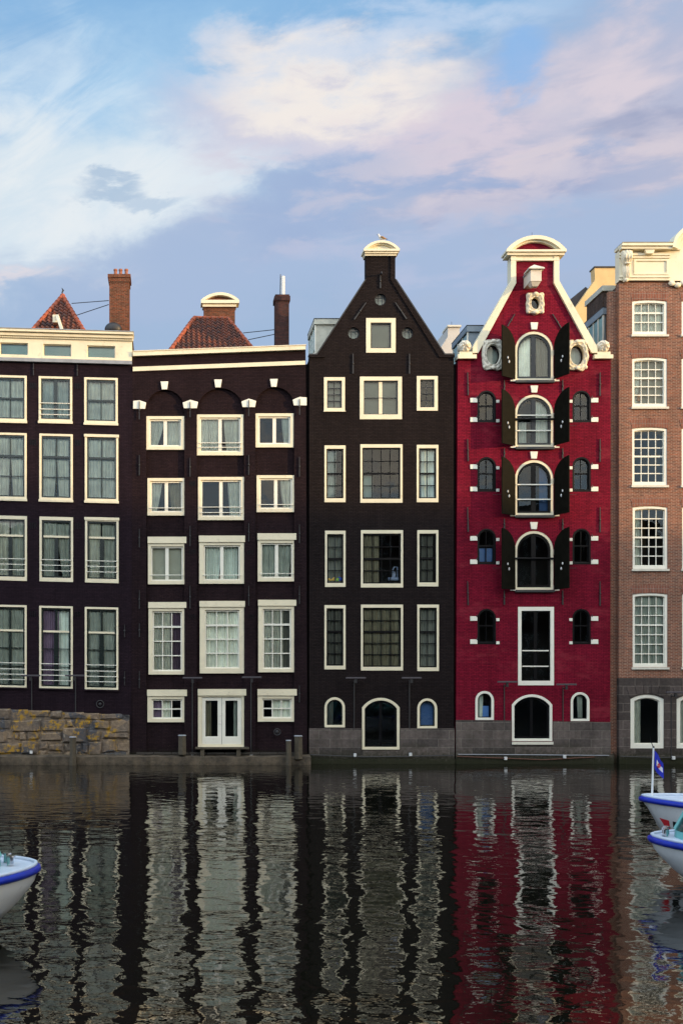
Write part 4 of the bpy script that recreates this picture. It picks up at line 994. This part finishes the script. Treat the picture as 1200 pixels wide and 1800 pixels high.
for xa in (1107, 1188, 1290):     # stone voussoirs over the ground floor windows
    xb = xa+59
    for k in range(5):
        a = k/5; b_ = (k+1)/5-.012; pts = [(xa-1+(xb-xa+2)*a, 1219+8*abs(2*a-1)**2*.9), (xa-1+(xb-xa+2)*b_, 1219+8*abs(2*b_-1)**2*.9)]
        sp = lambda u: xa-7+(xb-xa+14)*u
        MB().prism(poly([pts[0], pts[1], (sp(b_), 1203+5*abs(2*b_-1)), (sp(a), 1203+5*abs(2*a-1))]), YO-.06, YO-.031).build('voussoir', 'ashlar_dark', hE)
# white entablature with scroll gable
XE0, XE1, XM = 1086, 1373, 1229
def eband(y0_, y1_, ya, yb, nm='cornice', x0_=XE0, x1_=XE1, m_='cream_paint'):
    mb = MB(); pbox(mb, x0_, y0_, x1_, y1_, ya, yb); return mb.build(nm, m_, hE, bevel=.01)
top = []
for k in range(25):
    a = PI-PI*k/24; top.append((XM+48*math.cos(a), 441-39*math.sin(a)))
wall(hE, [(XE0+1, 494), (XE1-1, 494), (XE1-1, 441), (XM+54, 441)]+list(reversed(top))+[(XM-54, 441), (XE0+1, 441)], [], 'cream_paint', -.06, .36, 'entablature')
for xa, xb in ((XE0, XM-54), (XM+54, XE1)):
    eband(433, 438, -.42, .40, x0_=xa, x1_=xb); eband(438.2, 442.5, -.34, -.061, x0_=xa, x1_=xb); eband(447, 451, -.16, -.061, x0_=xa, x1_=xb); eband(451.2, 455, -.12, -.061, x0_=xa, x1_=xb)
    eband(432, 432.9, -.45, .42, x0_=xa, x1_=xb, m_='lead', nm='flashing')
    eband(485.5, 489.5, -.14, -.061, x0_=xa, x1_=xb); eband(489.7, 494, -.10, -.061, x0_=xa, x1_=xb)
    MB().ring(arch(xa+26, 456.5, xb-2, 484), arch(xa+30, 460, xb-6, 480.5), YO-.11, YO-.061).build('panel_frame', 'cream_paint', hE, bevel=.01)
    mb = MB(); xm = (xa+xb)/2+6; mb.prism(poly([(xm-6, 450), (xm+6, 450), (xm+9, 443), (xm-9, 443)]), YO-.3, YO-.061); mb.build('corbel', 'cream_paint', hE, bevel=.01)
def arcE(r_, ry, n=26): return [(XM+r_*math.cos(PI-PI*k/n), 441-ry*math.sin(PI-PI*k/n)) for k in range(n+1)]
for (ra, rya), (rb, ryb), ya in (((55, 45), (49, 39), -.42), ((49, 39), (43, 33), -.30), ((43, 33), (36, 26), -.16)):
    MB().prism(poly(arcE(ra, rya)+list(reversed(arcE(rb+.05, ryb+.05)))), YO+ya, YO+.36 if ya < -.4 else YO-.061).build('scroll_cornice', 'cream_paint', hE, bevel=.01)
mb = MB(); rnd = random.Random(3)
for k in range(26):
    a = rnd.uniform(0, 2*PI); rr = rnd.uniform(.2, 1); q = T(XM+26*rr*math.cos(a), 448-22*rr*math.sin(a)); mb.ell((q[0], YO-.09, q[1]), (rnd.uniform(.06, .16), .07, rnd.uniform(.06, .16)), 8, 6)
for k in range(11):
    q = T(XM-50+10*k, 497+3*math.sin(k*1.7)+2); mb.ell((q[0], YO-.08, q[1]), (.16, .08, .12), 8, 6)
mb.build('carved_ornament', 'warm_stone', hE, smooth=True)
for xc in (1097.5, XE1-11):        # acanthus consoles at the ends
    mb = MB(); q = T(xc, 0)[0]
    prof = [(445, .30, .23), (452, .38, .22), (460, .34, .20), (466, .20, .15), (469, .14, .13), (474, .22, .16), (483, .24, .15), (490, .16, .13), (497, .08, .09)]
    vs = []; fs = []; n = 12
    for i, (py, d_, hw) in enumerate(prof):
        z = T(0, py)[1]
        for k in range(n+1): u = -1+2*k/n; vs.append((q+hw*u, YO-.062-d_*(1-.35*u*u)+.03*math.cos(u*PI*3.5), z))
    for i in range(len(prof)-1):
        for k in range(n): fs.append((i*(n+1)+k, i*(n+1)+k+1, (i+1)*(n+1)+k+1, (i+1)*(n+1)+k))
    m_ = len(vs)
    for i, (py, d_, hw) in enumerate(prof): z = T(0, py)[1]; vs += [(q-hw, YO-.06, z), (q+hw, YO-.06, z)]
    for i in range(len(prof)-1):
        fs += [(i*(n+1), (i+1)*(n+1), m_+2*i+2, m_+2*i), (i*(n+1)+n, m_+2*i+1, m_+2*i+3, (i+1)*(n+1)+n)]
    mb.add(vs, fs)
    for sx in (-.12, 0, .12): mb.ell((q+sx, YO-.40, T(0, 456)[1]), (.05, .06, .13), 8, 6)
    mb.ell((q, YO-.30, T(0, 467)[1]), (.15, .07, .05), 8, 6); mb.ell((q, YO-.16, T(0, 494)[1]), (.10, .08, .10), 8, 6)
    mb.build('console', 'warm_stone', hE, smooth=True)
# set-back pier at its left flank
xa, xb = T(1059, 0, 1.6)[0], T(1088, 0, 1.6)[0]; zt = T(0, 512, 1.6)[1]
MB().box(xa, xb, 1.6, 3.4, -1, zt).build('flank_wall', 'brick_side', hE)
MB().box(xa-.06, xb, 1.5, 3.5, zt+.001, zt+.24).build('flank_cap', 'dormer_grey', hE)

for h_, xa_, xb_, top_, m_, y_ in ((hC, 536, 545, 640, 'brick_dark', .30), (hD, 795, 806, 640, 'brick_dark', .30), (hE, 1069, 1089, 512, 'brick_brown', .24)):
    MB().prism([T(xa_, 1400, y_), T(xb_, 1400, y_), T(xb_, top_, y_), T(xa_, top_, y_)], y_, y_+.20).build('party_wall', m_, h_)
# =================================================================== buildings further back
YO = 9.5
b = thing('rear_building', (T(795, 0)[0], YO, 0), 'pale grey plastered gable with a square chimney behind the roofs', 'building')
wall(b, [(760, 1200), (870, 1200), (870, 640), (808, 618), (807.5, 575), (787, 575), (786.5, 592), (770, 618), (760, 626)], [], 'grey_stucco', 0, 4)
wall(b, [(785.5, 574.9), (809.5, 574.9), (809.5, 572), (785.5, 572)], [], 'pale_stone', -.1, 1.0, 'chimney_cap')
x_, z_ = T(797, 572); MB().path([(x_, YO+.4, z_), (x_, YO+.4, z_+.35)], .012, 5).build('aerial', 'iron', b)
YO = 9.0
b = thing('rear_building', (T(1050, 0)[0], YO, 0), 'ochre plastered gable with stepped chimney and dark roof beside the brown brick house', 'building')
wall(b, [(960, 1200), (1150, 1200), (1150, 470.5), (1044.5, 470.5), (1045.5, 492), (1040, 500), (1008, 545), (960, 600)], [], 'stucco', 0, .5)
wall(b, [(1043.5, 470.4), (1150, 470.4), (1150, 468), (1043.5, 468)], [], 'iron', -.05, .6, 'coping')
MB().prism(poly([(958, 600), (1008, 545.5), (1040, 500.5), (1036, 497), (1010, 518), (998, 524), (985, 535), (950, 590)]), YO+.52, YO+6).build('roof', 'roof_dark', b)

# =================================================================== things at the water's edge
YO = 0.0
ledge = MB(); x0_, x1_ = T(-118, 0)[0], T(543, 0)[0]; n = 60; rnd = random.Random(9)
vs = []; fs = []
for i in range(n+1):
    x = x0_+(x1_-x0_)*i/n; j = rnd.uniform(-.03, .03)
    vs += [(x, -.62+j, -.6), (x, -.62+j, .10), (x, -.60+j, .34+j*.6), (x, -.10, .42+j*.6), (x, -.165, -.6)]
for i in range(n):
    for k in range(4): a = i*5+k; fs.append((a, a+5, a+6, a+1))
    fs.append((i*5+4, i*5+9, i*5+5, i*5))
fs += [(0, 1, 2, 3, 4), (n*5+4, n*5+3, n*5+2, n*5+1, n*5)]
struct(ledge.add(vs, fs).build('embankment', 'concrete_ledge'))
mb = MB(); 
for k in range(9):
    xa = T(240+k*31, 0)[0]; mb.box(xa, xa+.74, -.30, -.17, .43, .52)
tag(mb.build('timber_beam', 'wet_wood'), 'dark wet timber beam lying on the ledge below the double white doors', 'beam')
for px, ytop, ybot, w_, lab, y_ in ((128, 1295, 1350, 11, 'short square post against the rubble stone wall', -.75), (320, 1292, 1327, 13, 'grey-capped square post beside the white double doors', -.45),
                                    (507, 1301, 1350, 8, 'thin round-topped post standing beside the thick capped post', -.8), (524, 1293, 1335, 13, 'thick capped wooden post at the foot of the dark wall', -.55)):
    x, zt = T(px, ytop, y_); zb = max(T(px, ybot, y_)[1], -.8); hw = w_*.0122
    t_ = thing('mooring_post', (x, y_, zb), lab, 'post', 'wooden posts at the water')
    mb = MB(); mb.path([(x, y_, zb), (x+.01, y_, (zb+zt)/2), (x, y_, zt-.04)], [hw*1.25, hw*1.2, hw*1.15], 8 if w_ < 9 else 6); mb.build('shaft', 'wood_post', t_, bevel=.015)
    mb = MB(); mb.path([(x, y_, zt-.039), (x, y_, zt)], [hw*1.32, hw*1.1], 8 if w_ < 9 else 6); mb.build('post_cap', 'lead', t_)
t_ = thing('landing_step', (T(390, 0)[0], -.4, .42), 'plank step on short legs under the white double doors', 'step')
mb = MB(); pbox(mb, 343, 1313, 436, 1316, -.55, -.11); mb.build('plank', 'wood_post', t_)
for px in (355, 418): mb = MB(); pbox(mb, px-3.5, 1316.2, px+3.5, 1331, -.5, -.15); mb.build('leg', 'wood_post', t_)
def wall_lamp(px, py, yb, plane, label, hw=17, boxy=None):
    global YO
    YO = plane; x, z = T(px, py); t_ = thing('wall_lamp', (x, YO, z), label, 'lamp', 'lamp bars on rods above the waterline'); h = hw*PXM()
    mb = MB(); mb.box(x-h, x+h, YO-.50, YO-.38, z-.035, z+.035); mb.build('lamp_bar', 'lamp_metal', t_, bevel=.012)
    mb = MB(); mb.box(x-.05, x+.05, YO-.46, YO-.40, z-.22, z-.036); mb.path([(x, YO-.42, z-.15), (x, YO-.02, z-.18)], .022, 6); mb.build('bracket', 'iron', t_)
    zb = T(0, yb)[1]; off = .20 if plane > -.9 else .20
    mb = MB(); mb.path([(x, YO-.04, z-.1), (x, YO-.04, zb+.12), (x, YO-.19, zb)], .022, 6); mb.build('conduit', 'iron', t_)
    mb = MB(); mb.box(x-.06, x+.06, YO-.27, YO-.17, zb-.07, zb+.07); mb.build('junction_box', 'white_box', t_, bevel=.01)
for a in ((56, 1188, 1322, 0, 'lamp bar between the first two window columns of the cream-topped house'),
          (133, 1188, 1322, 0, 'lamp bar between the second and third window columns of the cream-topped house'),
          (338, 1192, 1326, 0, 'lamp bar by the upper left corner of the white double doors'),
          (441, 1191, 1327, 0, 'lamp bar by the upper right corner of the white double doors'),
          (622, 1192, 1327, 0, 'lamp bar left of the black arched doorway in the near-black house'),
          (719, 1192, 1326, 0, 'lamp bar right of the black arched doorway in the near-black house'),
          (885.5, 1199, 1333, 0, 'lamp bar on the red wall left of the tall white-framed window'),
          (988.5, 1203.5, 1330, 0, 'lamp bar on the red wall touching the tall white-framed window'),
          (1179, 1217, 1332, 0, 'brownish lamp bar on the dark stone plinth of the brown brick house')):
    wall_lamp(*a)
YO = 0
def pipe(pts, mname, lab, r=.022):
    tag(MB().path([W(*q) for q in pts], r, 6).build('water_pipe', mname), lab, 'pipe', 'pipes along the waterline')
pipe([(803, 1330, -.21), (880, 1333, -.21), (955, 1336, -.21), (1045, 1331, -.21)], 'rust_pipe', 'rusty pipe sagging along the foot of the red house')
pipe([(545, 1327, -.20), (640, 1331, -.2), (718, 1330, -.2), (796, 1328, -.2)], 'iron', 'thin dark pipe along the foot of the near-black house')
pipe([(1091, 1330, -.2), (1160, 1332, -.2), (1250, 1330, -.2)], 'iron', 'thin dark pipe along the foot of the brown brick house')
pipe([(805, 1326.5, -.17), (900, 1327, -.17), (1070, 1328.5, -.17)], 'lead', 'straight pale pipe above the rusty one on the red house')

# ------------------------------------------------------------------ small things behind the panes
def toy(px, py, r_, mname, lab, k):
    x, y, z = W(px, py, .20); mb = MB()
    t_ = thing('plush_toy', (x, y, z), lab, 'toy', 'plush toys on the window sill')
    mb.ell((x, y, z+r_*.8), (r_, r_*.8, r_*.8)); mb.ell((x+k*r_*.7, y-.02, z+r_*1.5), (r_*.55, r_*.5, r_*.5)); mb.ell((x-r_*.8, y-.04, z+r_*.3), (r_*.4, r_*.4, r_*.25), 8, 6); mb.ell((x+r_*.8, y-.04, z+r_*.3), (r_*.4, r_*.4, r_*.25), 8, 6)
    mb.build('body', mname, t_, smooth=True)
toy(577.5, 1021.5, .085, 'toy_yellow', 'yellow plush toy nearest the frame on the window sill', -1)
toy(584.5, 1021.5, .085, 'toy_yellow', 'yellow plush toy beside the green one on the window sill', 1)
toy(592, 1021.5, .07, 'toy_green', 'small green plush toy on the window sill', 1)
toy(599, 1021.5, .10, 'toy_blue', 'blue plush toy on the window sill', -1)
toy(601, 1014.5, .06, 'toy_brown', 'small brown plush toy sitting behind the blue one', 1)
x, y, z = W(691.5, 1021.5, .24); t_ = thing('sewing_machine', (x, y, z), 'white machine with an upright frame on the sill behind the large middle window', 'machine')
MB().path([(x-.24, y, z+.09), (x+.20, y, z+.09)], .08, 12).build('base', 'machine_white', t_)
mb = MB(); mb.path([(x-.05, y, z+.16), (x-.03, y, z+.50), (x+.02, y, z+.62), (x+.16, y, z+.62), (x+.17, y, z+.16)], .028, 8); mb.box(x-.06, x+.08, y-.04, y+.04, z+.16, z+.42); mb.build('frame', 'machine_white', t_)
x, y, z = W(758, 873.5, .2)
for k, (w_, h_) in enumerate(((.14, .07), (.13, .06), (.15, .08), (.12, .06))):
    tag(MB().box(x-w_, x+w_*.9, y, y+.14, z, z+h_-.004).build('book', 'book_pink', bevel=.006), ('bottom', 'second lowest', 'second highest', 'top')[k]+' book of the pile behind the right-hand window of the near-black house', 'book', 'books piled on the sill'); z += h_
x, y, z = W(646, 874, .24); tag(MB().box(x-.22, x+.22, y, y+.03, z, z+.95).build('folding_screen', 'paper_cloth', bevel=.01), 'pale board leaning inside the middle window of the near-black house', 'board')
x, y, z = W(690, 731, .3); mb = MB(); mb.path([(x-.35+.7*k/12, y+.1, z+.25*math.sin(PI*k/12)+.02) for k in range(13)], .022, 8)
tag(mb.build('metal_hoop', 'chrome'), 'curved metal bar behind the double window under the gable', 'hoop')
x, y, z = W(1121, 704.5, .22); t_ = thing('bust', (x, y, z), 'small head with dark hair on the sill behind a white multi-paned window', 'figurine')
mb = MB(); mb.path([(x, y, z), (x, y, z+.06), (x, y, z+.10)], [.10, .08, .045], 12); mb.ell((x, y-.01, z+.18), (.085, .085, .11)); mb.ell((x, y-.095, z+.17), (.018, .03, .03), 8, 6); mb.build('head', 'skin', t_, smooth=True)
MB().ell((x, y+.02, z+.23), (.10, .10, .085)).build('hair', 'hair', t_, smooth=True)

# ------------------------------------------------------------------ seagull
x, z = T(670, 424.2, -.1); y = -.1; z += .0
t_ = thing('seagull', (x, y, z), 'pale brown-winged seagull perched on the cream pediment of the near-black house', 'bird')
mb = MB(); mb.path([(x+.24, y, z+.11), (x+.16, y, z+.125), (x+.06, y, z+.15), (x-.03, y, z+.165), (x-.08, y, z+.20), (x-.105, y, z+.255), (x-.12, y, z+.30), (x-.135, y, z+.325)], [.012, .035, .068, .072, .055, .034, .036, .012], 12)
mb.ell((x-.122, y, z+.305), (.042, .034, .036), 10, 8)
g_ = mb.build('body', 'gull_white', t_, smooth=True)
for s_ in (-1, 1):
    mb = MB(); mb.path([(x-.05, y+s_*.045, z+.18), (x+.03, y+s_*.062, z+.165), (x+.13, y+s_*.045, z+.13), (x+.22, y+s_*.02, z+.115)], [.03, .05, .032, .008], 10); mb.build('wing', 'gull_brown', t_, smooth=True)
    MB().path([(x+.005, y+s_*.025, z+.11), (x+.005, y+s_*.025, z+.004), (x-.03, y+s_*.028, z+.004)], .006, 6).build('leg', 'gull_beak', t_)
    MB().ell((x-.138, y+s_*.028, z+.312), (.007, .006, .007), 6, 4).build('eye', 'gull_dark', t_)
MB().path([(x+.18, y, z+.118), (x+.29, y, z+.10)], [.026, .008], 8).build('tail', 'gull_dark', t_)
MB().path([(x-.155, y, z+.300), (x-.195, y, z+.292), (x-.205, y, z+.282)], [.013, .009, .003], 8).build('beak', 'gull_beak', t_)

# ------------------------------------------------------------------ canal boats
def boat(cx_, cy_, hd, r_, zd, label, L=10.5, sharp=1.0, rake=1.3, sheer=.0, cabin_at=.55, bol=.27, turq=True, flag=False, chin=.0):
    """round-bowed canal cruiser; hd = heading of the bow"""
    h = R(hd); fx, fy = math.cos(h), math.sin(h)
    def P(s, l, z): return (cx_+fx*s-fy*l, cy_+fy*s+fx*l, z)      # s forward, l to port, z up
    t_ = thing('canal_boat', (cx_, cy_, 0), label, 'boat', 'white canal boats with blue gunwales')
    n = 28
    def outline(rb, fwd, zf, back=L):
        pts = [(-back, -rb*.9), (-back*.6, -rb), (-back*.25, -rb)]
        for k in range(n+1):
            a = -PI/2+PI*k/n; c_ = math.cos(a); s0 = math.sin(a); pts.append((fwd*(1-abs(s0)**(1.45 if flag else 1.75)), rb*s0))
        pts += [(-back*.25, rb), (-back*.6, rb), (-back, rb*.9)]
        return [(a, b_, zf) for a, b_ in pts]
    fw_ = r_*sharp
    prof = [(r_, fw_, zd-.04), (r_*.985, fw_-.05*rake, zd-.2), (r_*.965, fw_-.14*rake, .60), (r_*.93, fw_-.30*rake, .42), (r_*.87, fw_-.52*rake, .22),
            (r_*.80, fw_-.75*rake, .10), (r_*.68, fw_-1.1*rake, 0), (r_*.5, fw_-1.5*rake, -.3), (r_*.2, fw_-2.0*rake, -.45)]
    def mesh(pr, capb=True):
        vs = []; fs = []; m_ = 0
        for rb, fwd, z in pr:
            o_ = outline(rb, fwd, z); m_ = len(o_)
            for a, b_, zz in o_: vs.append(P(a, b_, zz+(sheer*max(0, a/r_) if zz > .3 else 0)))
        for i in range(len(pr)-1):
            for k in range(m_-1): fs.append((i*m_+k, i*m_+k+1, (i+1)*m_+k+1, (i+1)*m_+k))
            fs.append((i*m_+m_-1, i*m_, (i+1)*m_, (i+1)*m_+m_-1))
        if capb: fs.append(tuple(range((len(pr)-1)*m_, len(pr)*m_)))
        return MB().add(vs, fs)
    mesh(prof[:5]).build('hull', 'hull_white', t_, smooth=True)
    if flag:                                   # two-colour chevron painted on the bow flank
        rows_ = [[P(a, b_, z_+sheer*max(0, a/r_)) for a, b_, z_ in outline(rb, fwd, z_)] for rb, fwd, z_ in prof[:5]]
        def on_hull(u, v):
            i0, k0 = min(int(v), 3), min(int(u), len(rows_[0])-2); fv, fu = v-i0, u-k0
            g = lambda r, k: Vector(rows_[r][k])
            return (g(i0, k0)*(1-fu)+g(i0, k0+1)*fu)*(1-fv)+(g(i0+1, k0)*(1-fu)+g(i0+1, k0+1)*fu)*fv
        cc = Vector((cx_, cy_, .5)); c_out = lambda q: q+Vector((q.x-cc.x, q.y-cc.y, 0)).normalized()*.006
        for uv, mk in ((((21.4, 1.5), (20.7, 1.45), (19.9, 2.3), (20.5, 2.45)), 'black_paint'), (((20.3, 1.45), (19.2, 1.40), (19.5, 2.15), (19.7, 2.2)), 'emblem_red')):
            (ua, va), (ub, vb), (uc, vc), (ud, vd) = uv; N = 6; vs = []
            for jj in range(N+1):
                for ii in range(N+1):
                    p_, q_ = ii/N, jj/N
                    vs.append(c_out(on_hull(-.8+(ua*(1-p_)+ub*p_)*(1-q_)+(ud*(1-p_)+uc*p_)*q_, (va*(1-p_)+vb*p_)*(1-q_)+(vd*(1-p_)+vc*p_)*q_)))
            MB().add(vs, [(jj*(N+1)+ii, jj*(N+1)+ii+1, (jj+1)*(N+1)+ii+1, (jj+1)*(N+1)+ii) for jj in range(N) for ii in range(N)]).build('bow_emblem', mk, t_)
    mesh([(prof[4][0]*1.003, prof[4][1]+.004, .225)]+prof[5:]).build('hull_bottom', 'boot_navy', t_, smooth=True)
    o_ = outline(r_-.05, r_*sharp-.05, zd); vs = [P(a, b_, z+.02+sheer*max(0, a/r_)) for a, b_, z in o_]
    MB().add(vs, [tuple(range(len(vs)))]).build('deck', 'deck_white', t_)
    o_ = outline(r_-.01, r_*sharp-.01, zd-.035); MB().path([P(a, b_, z+sheer*max(0, a/r_)) for a, b_, z in o_], .056, 10).build('fender', 'fender_blue', t_, smooth=True)
    o_ = outline(r_-.03, r_*sharp-.03, zd+.035); MB().path([P(a, b_, z+sheer*max(0, a/r_)) for a, b_, z in o_], .028, 8).build('toe_rail', 'deck_white', t_, smooth=True)
    # cabin
    ci = cabin_at; H = .95; rk = [(r_-ci, r_*sharp-ci-.05, zd+.02), (r_-ci-.01, r_*sharp-ci-.06, zd+.14)]
    mesh(rk, False).build('coaming', 'cabin_turquoise', t_, smooth=True)
    MBg = mesh([(r_-ci-.03, r_*sharp-ci-.08, zd+.141), (r_-ci-.28, r_*sharp-ci-.48, zd+H)], False); cb = MBg.build('cabin', 'window_glass', t_, smooth=True)
    mesh([(r_-ci-.20, r_*sharp-ci-.44, zd+H+.0), (r_-ci-.26, r_*sharp-ci-.5, zd+H+.07), (r_-ci-.6, r_*sharp-ci-.9, zd+H+.10)], True).build('cabin_roof', 'cabin_turquoise', cb, smooth=True)
    o1 = outline(r_-ci-.02, r_*sharp-ci-.07, zd+.14); o2 = outline(r_-ci-.27, r_*sharp-ci-.47, zd+H)
    for k in (1, 2, 5, 9, 13, 17, 21, 25, 29, 32):
        if k < len(o1): MB().path([P(*o1[k]), P(*o2[k])], .045, 6).build('window_post', 'cabin_turquoise', cb)
    mb = MB(); q0, q1 = o1[2], o1[-3]
    for k in range(6):
        s_ = -1.6-k*1.1
        for sd in (-1, 1): a = P(s_, sd*(r_-ci)*.45, zd-.1); mb.box(a[0]-.25, a[0]+.25, a[1]-.4, a[1]+.4, zd-.5, zd+.28)
    mb.build('seats', 'wet_wood', cb)
    # bollard pair on the foredeck
    s_ = r_*sharp-bol if not flag else r_*sharp-.9
    if not flag:
        for l in (-.13, .13):
            a = P(s_-.0, l, zd+.03); mb = MB(); mb.path([a, (a[0], a[1], a[2]+.11), (a[0], a[1], a[2]+.115), (a[0], a[1], a[2]+.135)], [.05, .045, .07, .065], 14); mb.build('bollard', 'chrome', t_, smooth=False)
    else:
        for l in (-.3, .3):
            a = P(s_-.55, l, zd+.03); mb = MB(); mb.path([a, (a[0], a[1], a[2]+.10)], [.05, .06], 14); mb.build('bollard', 'chrome', t_)
        x, y, z = P(r_*sharp-.20, 0, zd+.03+sheer*.8)
        pole = MB().path([(x, y, z), (x+.03, y, z+.98)], [.020, .016], 10).build('flagpole', 'hull_white', t_)
        mb = MB(); mb.path([(x+.03, y, z+.98), (x-.02, y, z+1.10), (x-.04, y, z+1.18)], [.01, .006, .003], 5); mb.ell((x+.03, y, z+.99), (.022, .022, .022), 8, 6); mb.build('pole_tip', 'iron', pole)
        def fl(u, v):    # u along the fly, v down: the cloth hangs in a slanting fold
            xx = x+.045+.17*u; zz = z+.93-.36*v*(1-.15*u)-.26*u-.0*v
            return (xx-.01*v, y-.03*math.sin(6*u+2*v)-.02*u, zz)
        nu, nv = 12, 9
        for nm, v0, v1, mk in (('flag', 0, 1, 'flag_blue'),):
            vs = [fl(i/nu, v0+(v1-v0)*j/nv) for j in range(nv+1) for i in range(nu+1)]
            fs = [(j*(nu+1)+i, j*(nu+1)+i+1, (j+1)*(nu+1)+i+1, (j+1)*(nu+1)+i) for j in range(nv) for i in range(nu)]
            fo = MB().add(vs, fs).build(nm, mk, pole, smooth=True)
        vs = []; fs = []; ua, ub, va, vb = .22, .92, .36, .66
        for j in range(5):
            for i in range(7): p_ = fl(ua+(ub-ua)*i/6, va+(vb-va)*j/4); vs.append((p_[0], p_[1]-.006, p_[2]))
        fs = [(j*7+i, j*7+i+1, (j+1)*7+i+1, (j+1)*7+i) for j in range(4) for i in range(6)]
        MB().add(vs, fs).build('flag_band', 'flag_white', pole, smooth=True)
        p_ = fl(.55, .5); mb = MB(); mb.path([(p_[0]+.028*math.cos(2*PI*k/14), p_[1]-.014, p_[2]+.034*math.sin(2*PI*k/14)) for k in range(15)], .009, 6); mb.path([(p_[0], p_[1]-.014, p_[2]-.03), (p_[0], p_[1]-.014, p_[2]+.05)], .007, 6); mb.build('flag_emblem', 'emblem_red', pole)
    return t_, P
tA, PA = boat(-11.02, -30.9, 20, 1.56, .92, 'white canal boat with blue gunwale, its bow entering beside the reflections of the cream-topped house', rake=1.0, cabin_at=.48, sharp=1.1, bol=.42)
tB, PB = boat(2.30, -28.55, 150, 1.74, .92, 'lower white canal boat with turquoise cabin and chrome bollards on its bow', cabin_at=.32, rake=1.1, sharp=1.1, bol=.24)
tC_, PC = boat(3.62, -25.6, 155, 1.42, 1.20, 'higher white canal boat with a small blue flag on its bow pole', sharp=1.42, rake=2.4, cabin_at=1.5, flag=True, sheer=.05)

# ------------------------------------------------------------------ the far bank behind the viewer: casts the evening shadow, mirrored in the panes
rnd = random.Random(12)
bx = -75.0; k = 0
kinds = [('step-gabled brick', 'cream'), ('flat-topped plastered', 'grey'), ('tall brick', 'dark'), ('wide brick', 'red')]
labs = ['first', 'second', 'third', 'fourth', 'fifth', 'sixth', 'seventh', 'eighth', 'ninth', 'tenth', 'eleventh', 'twelfth', 'thirteenth']
while bx < 175:
    wd_ = rnd.choice((14, 18, 22, 26)); x1_ = bx+wd_
    xm = (bx+x1_)/2
    H = 29.4-(xm-100)*.06 if xm > 82 else rnd.choice((21.0, 23.5, 25.0, 22.0))
    t_ = thing('row_building', (xm, -60, 1.85), labs[k % 13]+' brick row building along the opposite quay, seen only mirrored in panes', 'building', 'buildings on the opposite quay')
    MB().box(bx, x1_-.05, -75, -60, 1.86, H-2.2).build('wall', 'far_brick', t_)
    mb = MB(); yc = (H-2.2)
    if xm > 82: mb.add([(bx, -75, yc), (x1_-.05, -75, yc), (x1_-.05, -60, yc), (bx, -60, yc), (bx, -72, H), (x1_-.05, -72, H), (x1_-.05, -62.5, H), (bx, -62.5, H)], [(0, 1, 5, 4), (1, 2, 6, 5), (2, 3, 7, 6), (3, 0, 4, 7), (4, 5, 6, 7)])
    else: mb.add([(bx, -75, yc), (x1_-.05, -75, yc), (x1_-.05, -60, yc), (bx, -60, yc), (xm, -75, H+.8), (xm, -60, H+.8)], [(0, 4, 1), (3, 2, 5), (0, 3, 5, 4), (1, 4, 5, 2)])
    mb.build('roof', 'roof_dark', t_)
    nwx = int(wd_/3.6)
    for a in range(nwx):
        for f_ in range(int((H-4)/3.4)):
            xx = bx+1.0+a*(wd_-2)/nwx; zz = 3.2+f_*3.4
            if zz+2 < H-2.4:
                m2 = MB(); m2.ring([(xx, zz), (xx+1.4, zz), (xx+1.4, zz+2), (xx, zz+2)], [(xx+.15, zz+.15), (xx+1.25, zz+.15), (xx+1.25, zz+1.85), (xx+.15, zz+1.85)], -59.99, -59.9)
                m2.build('window', 'white_paint', t_)
    bx = x1_; k += 1
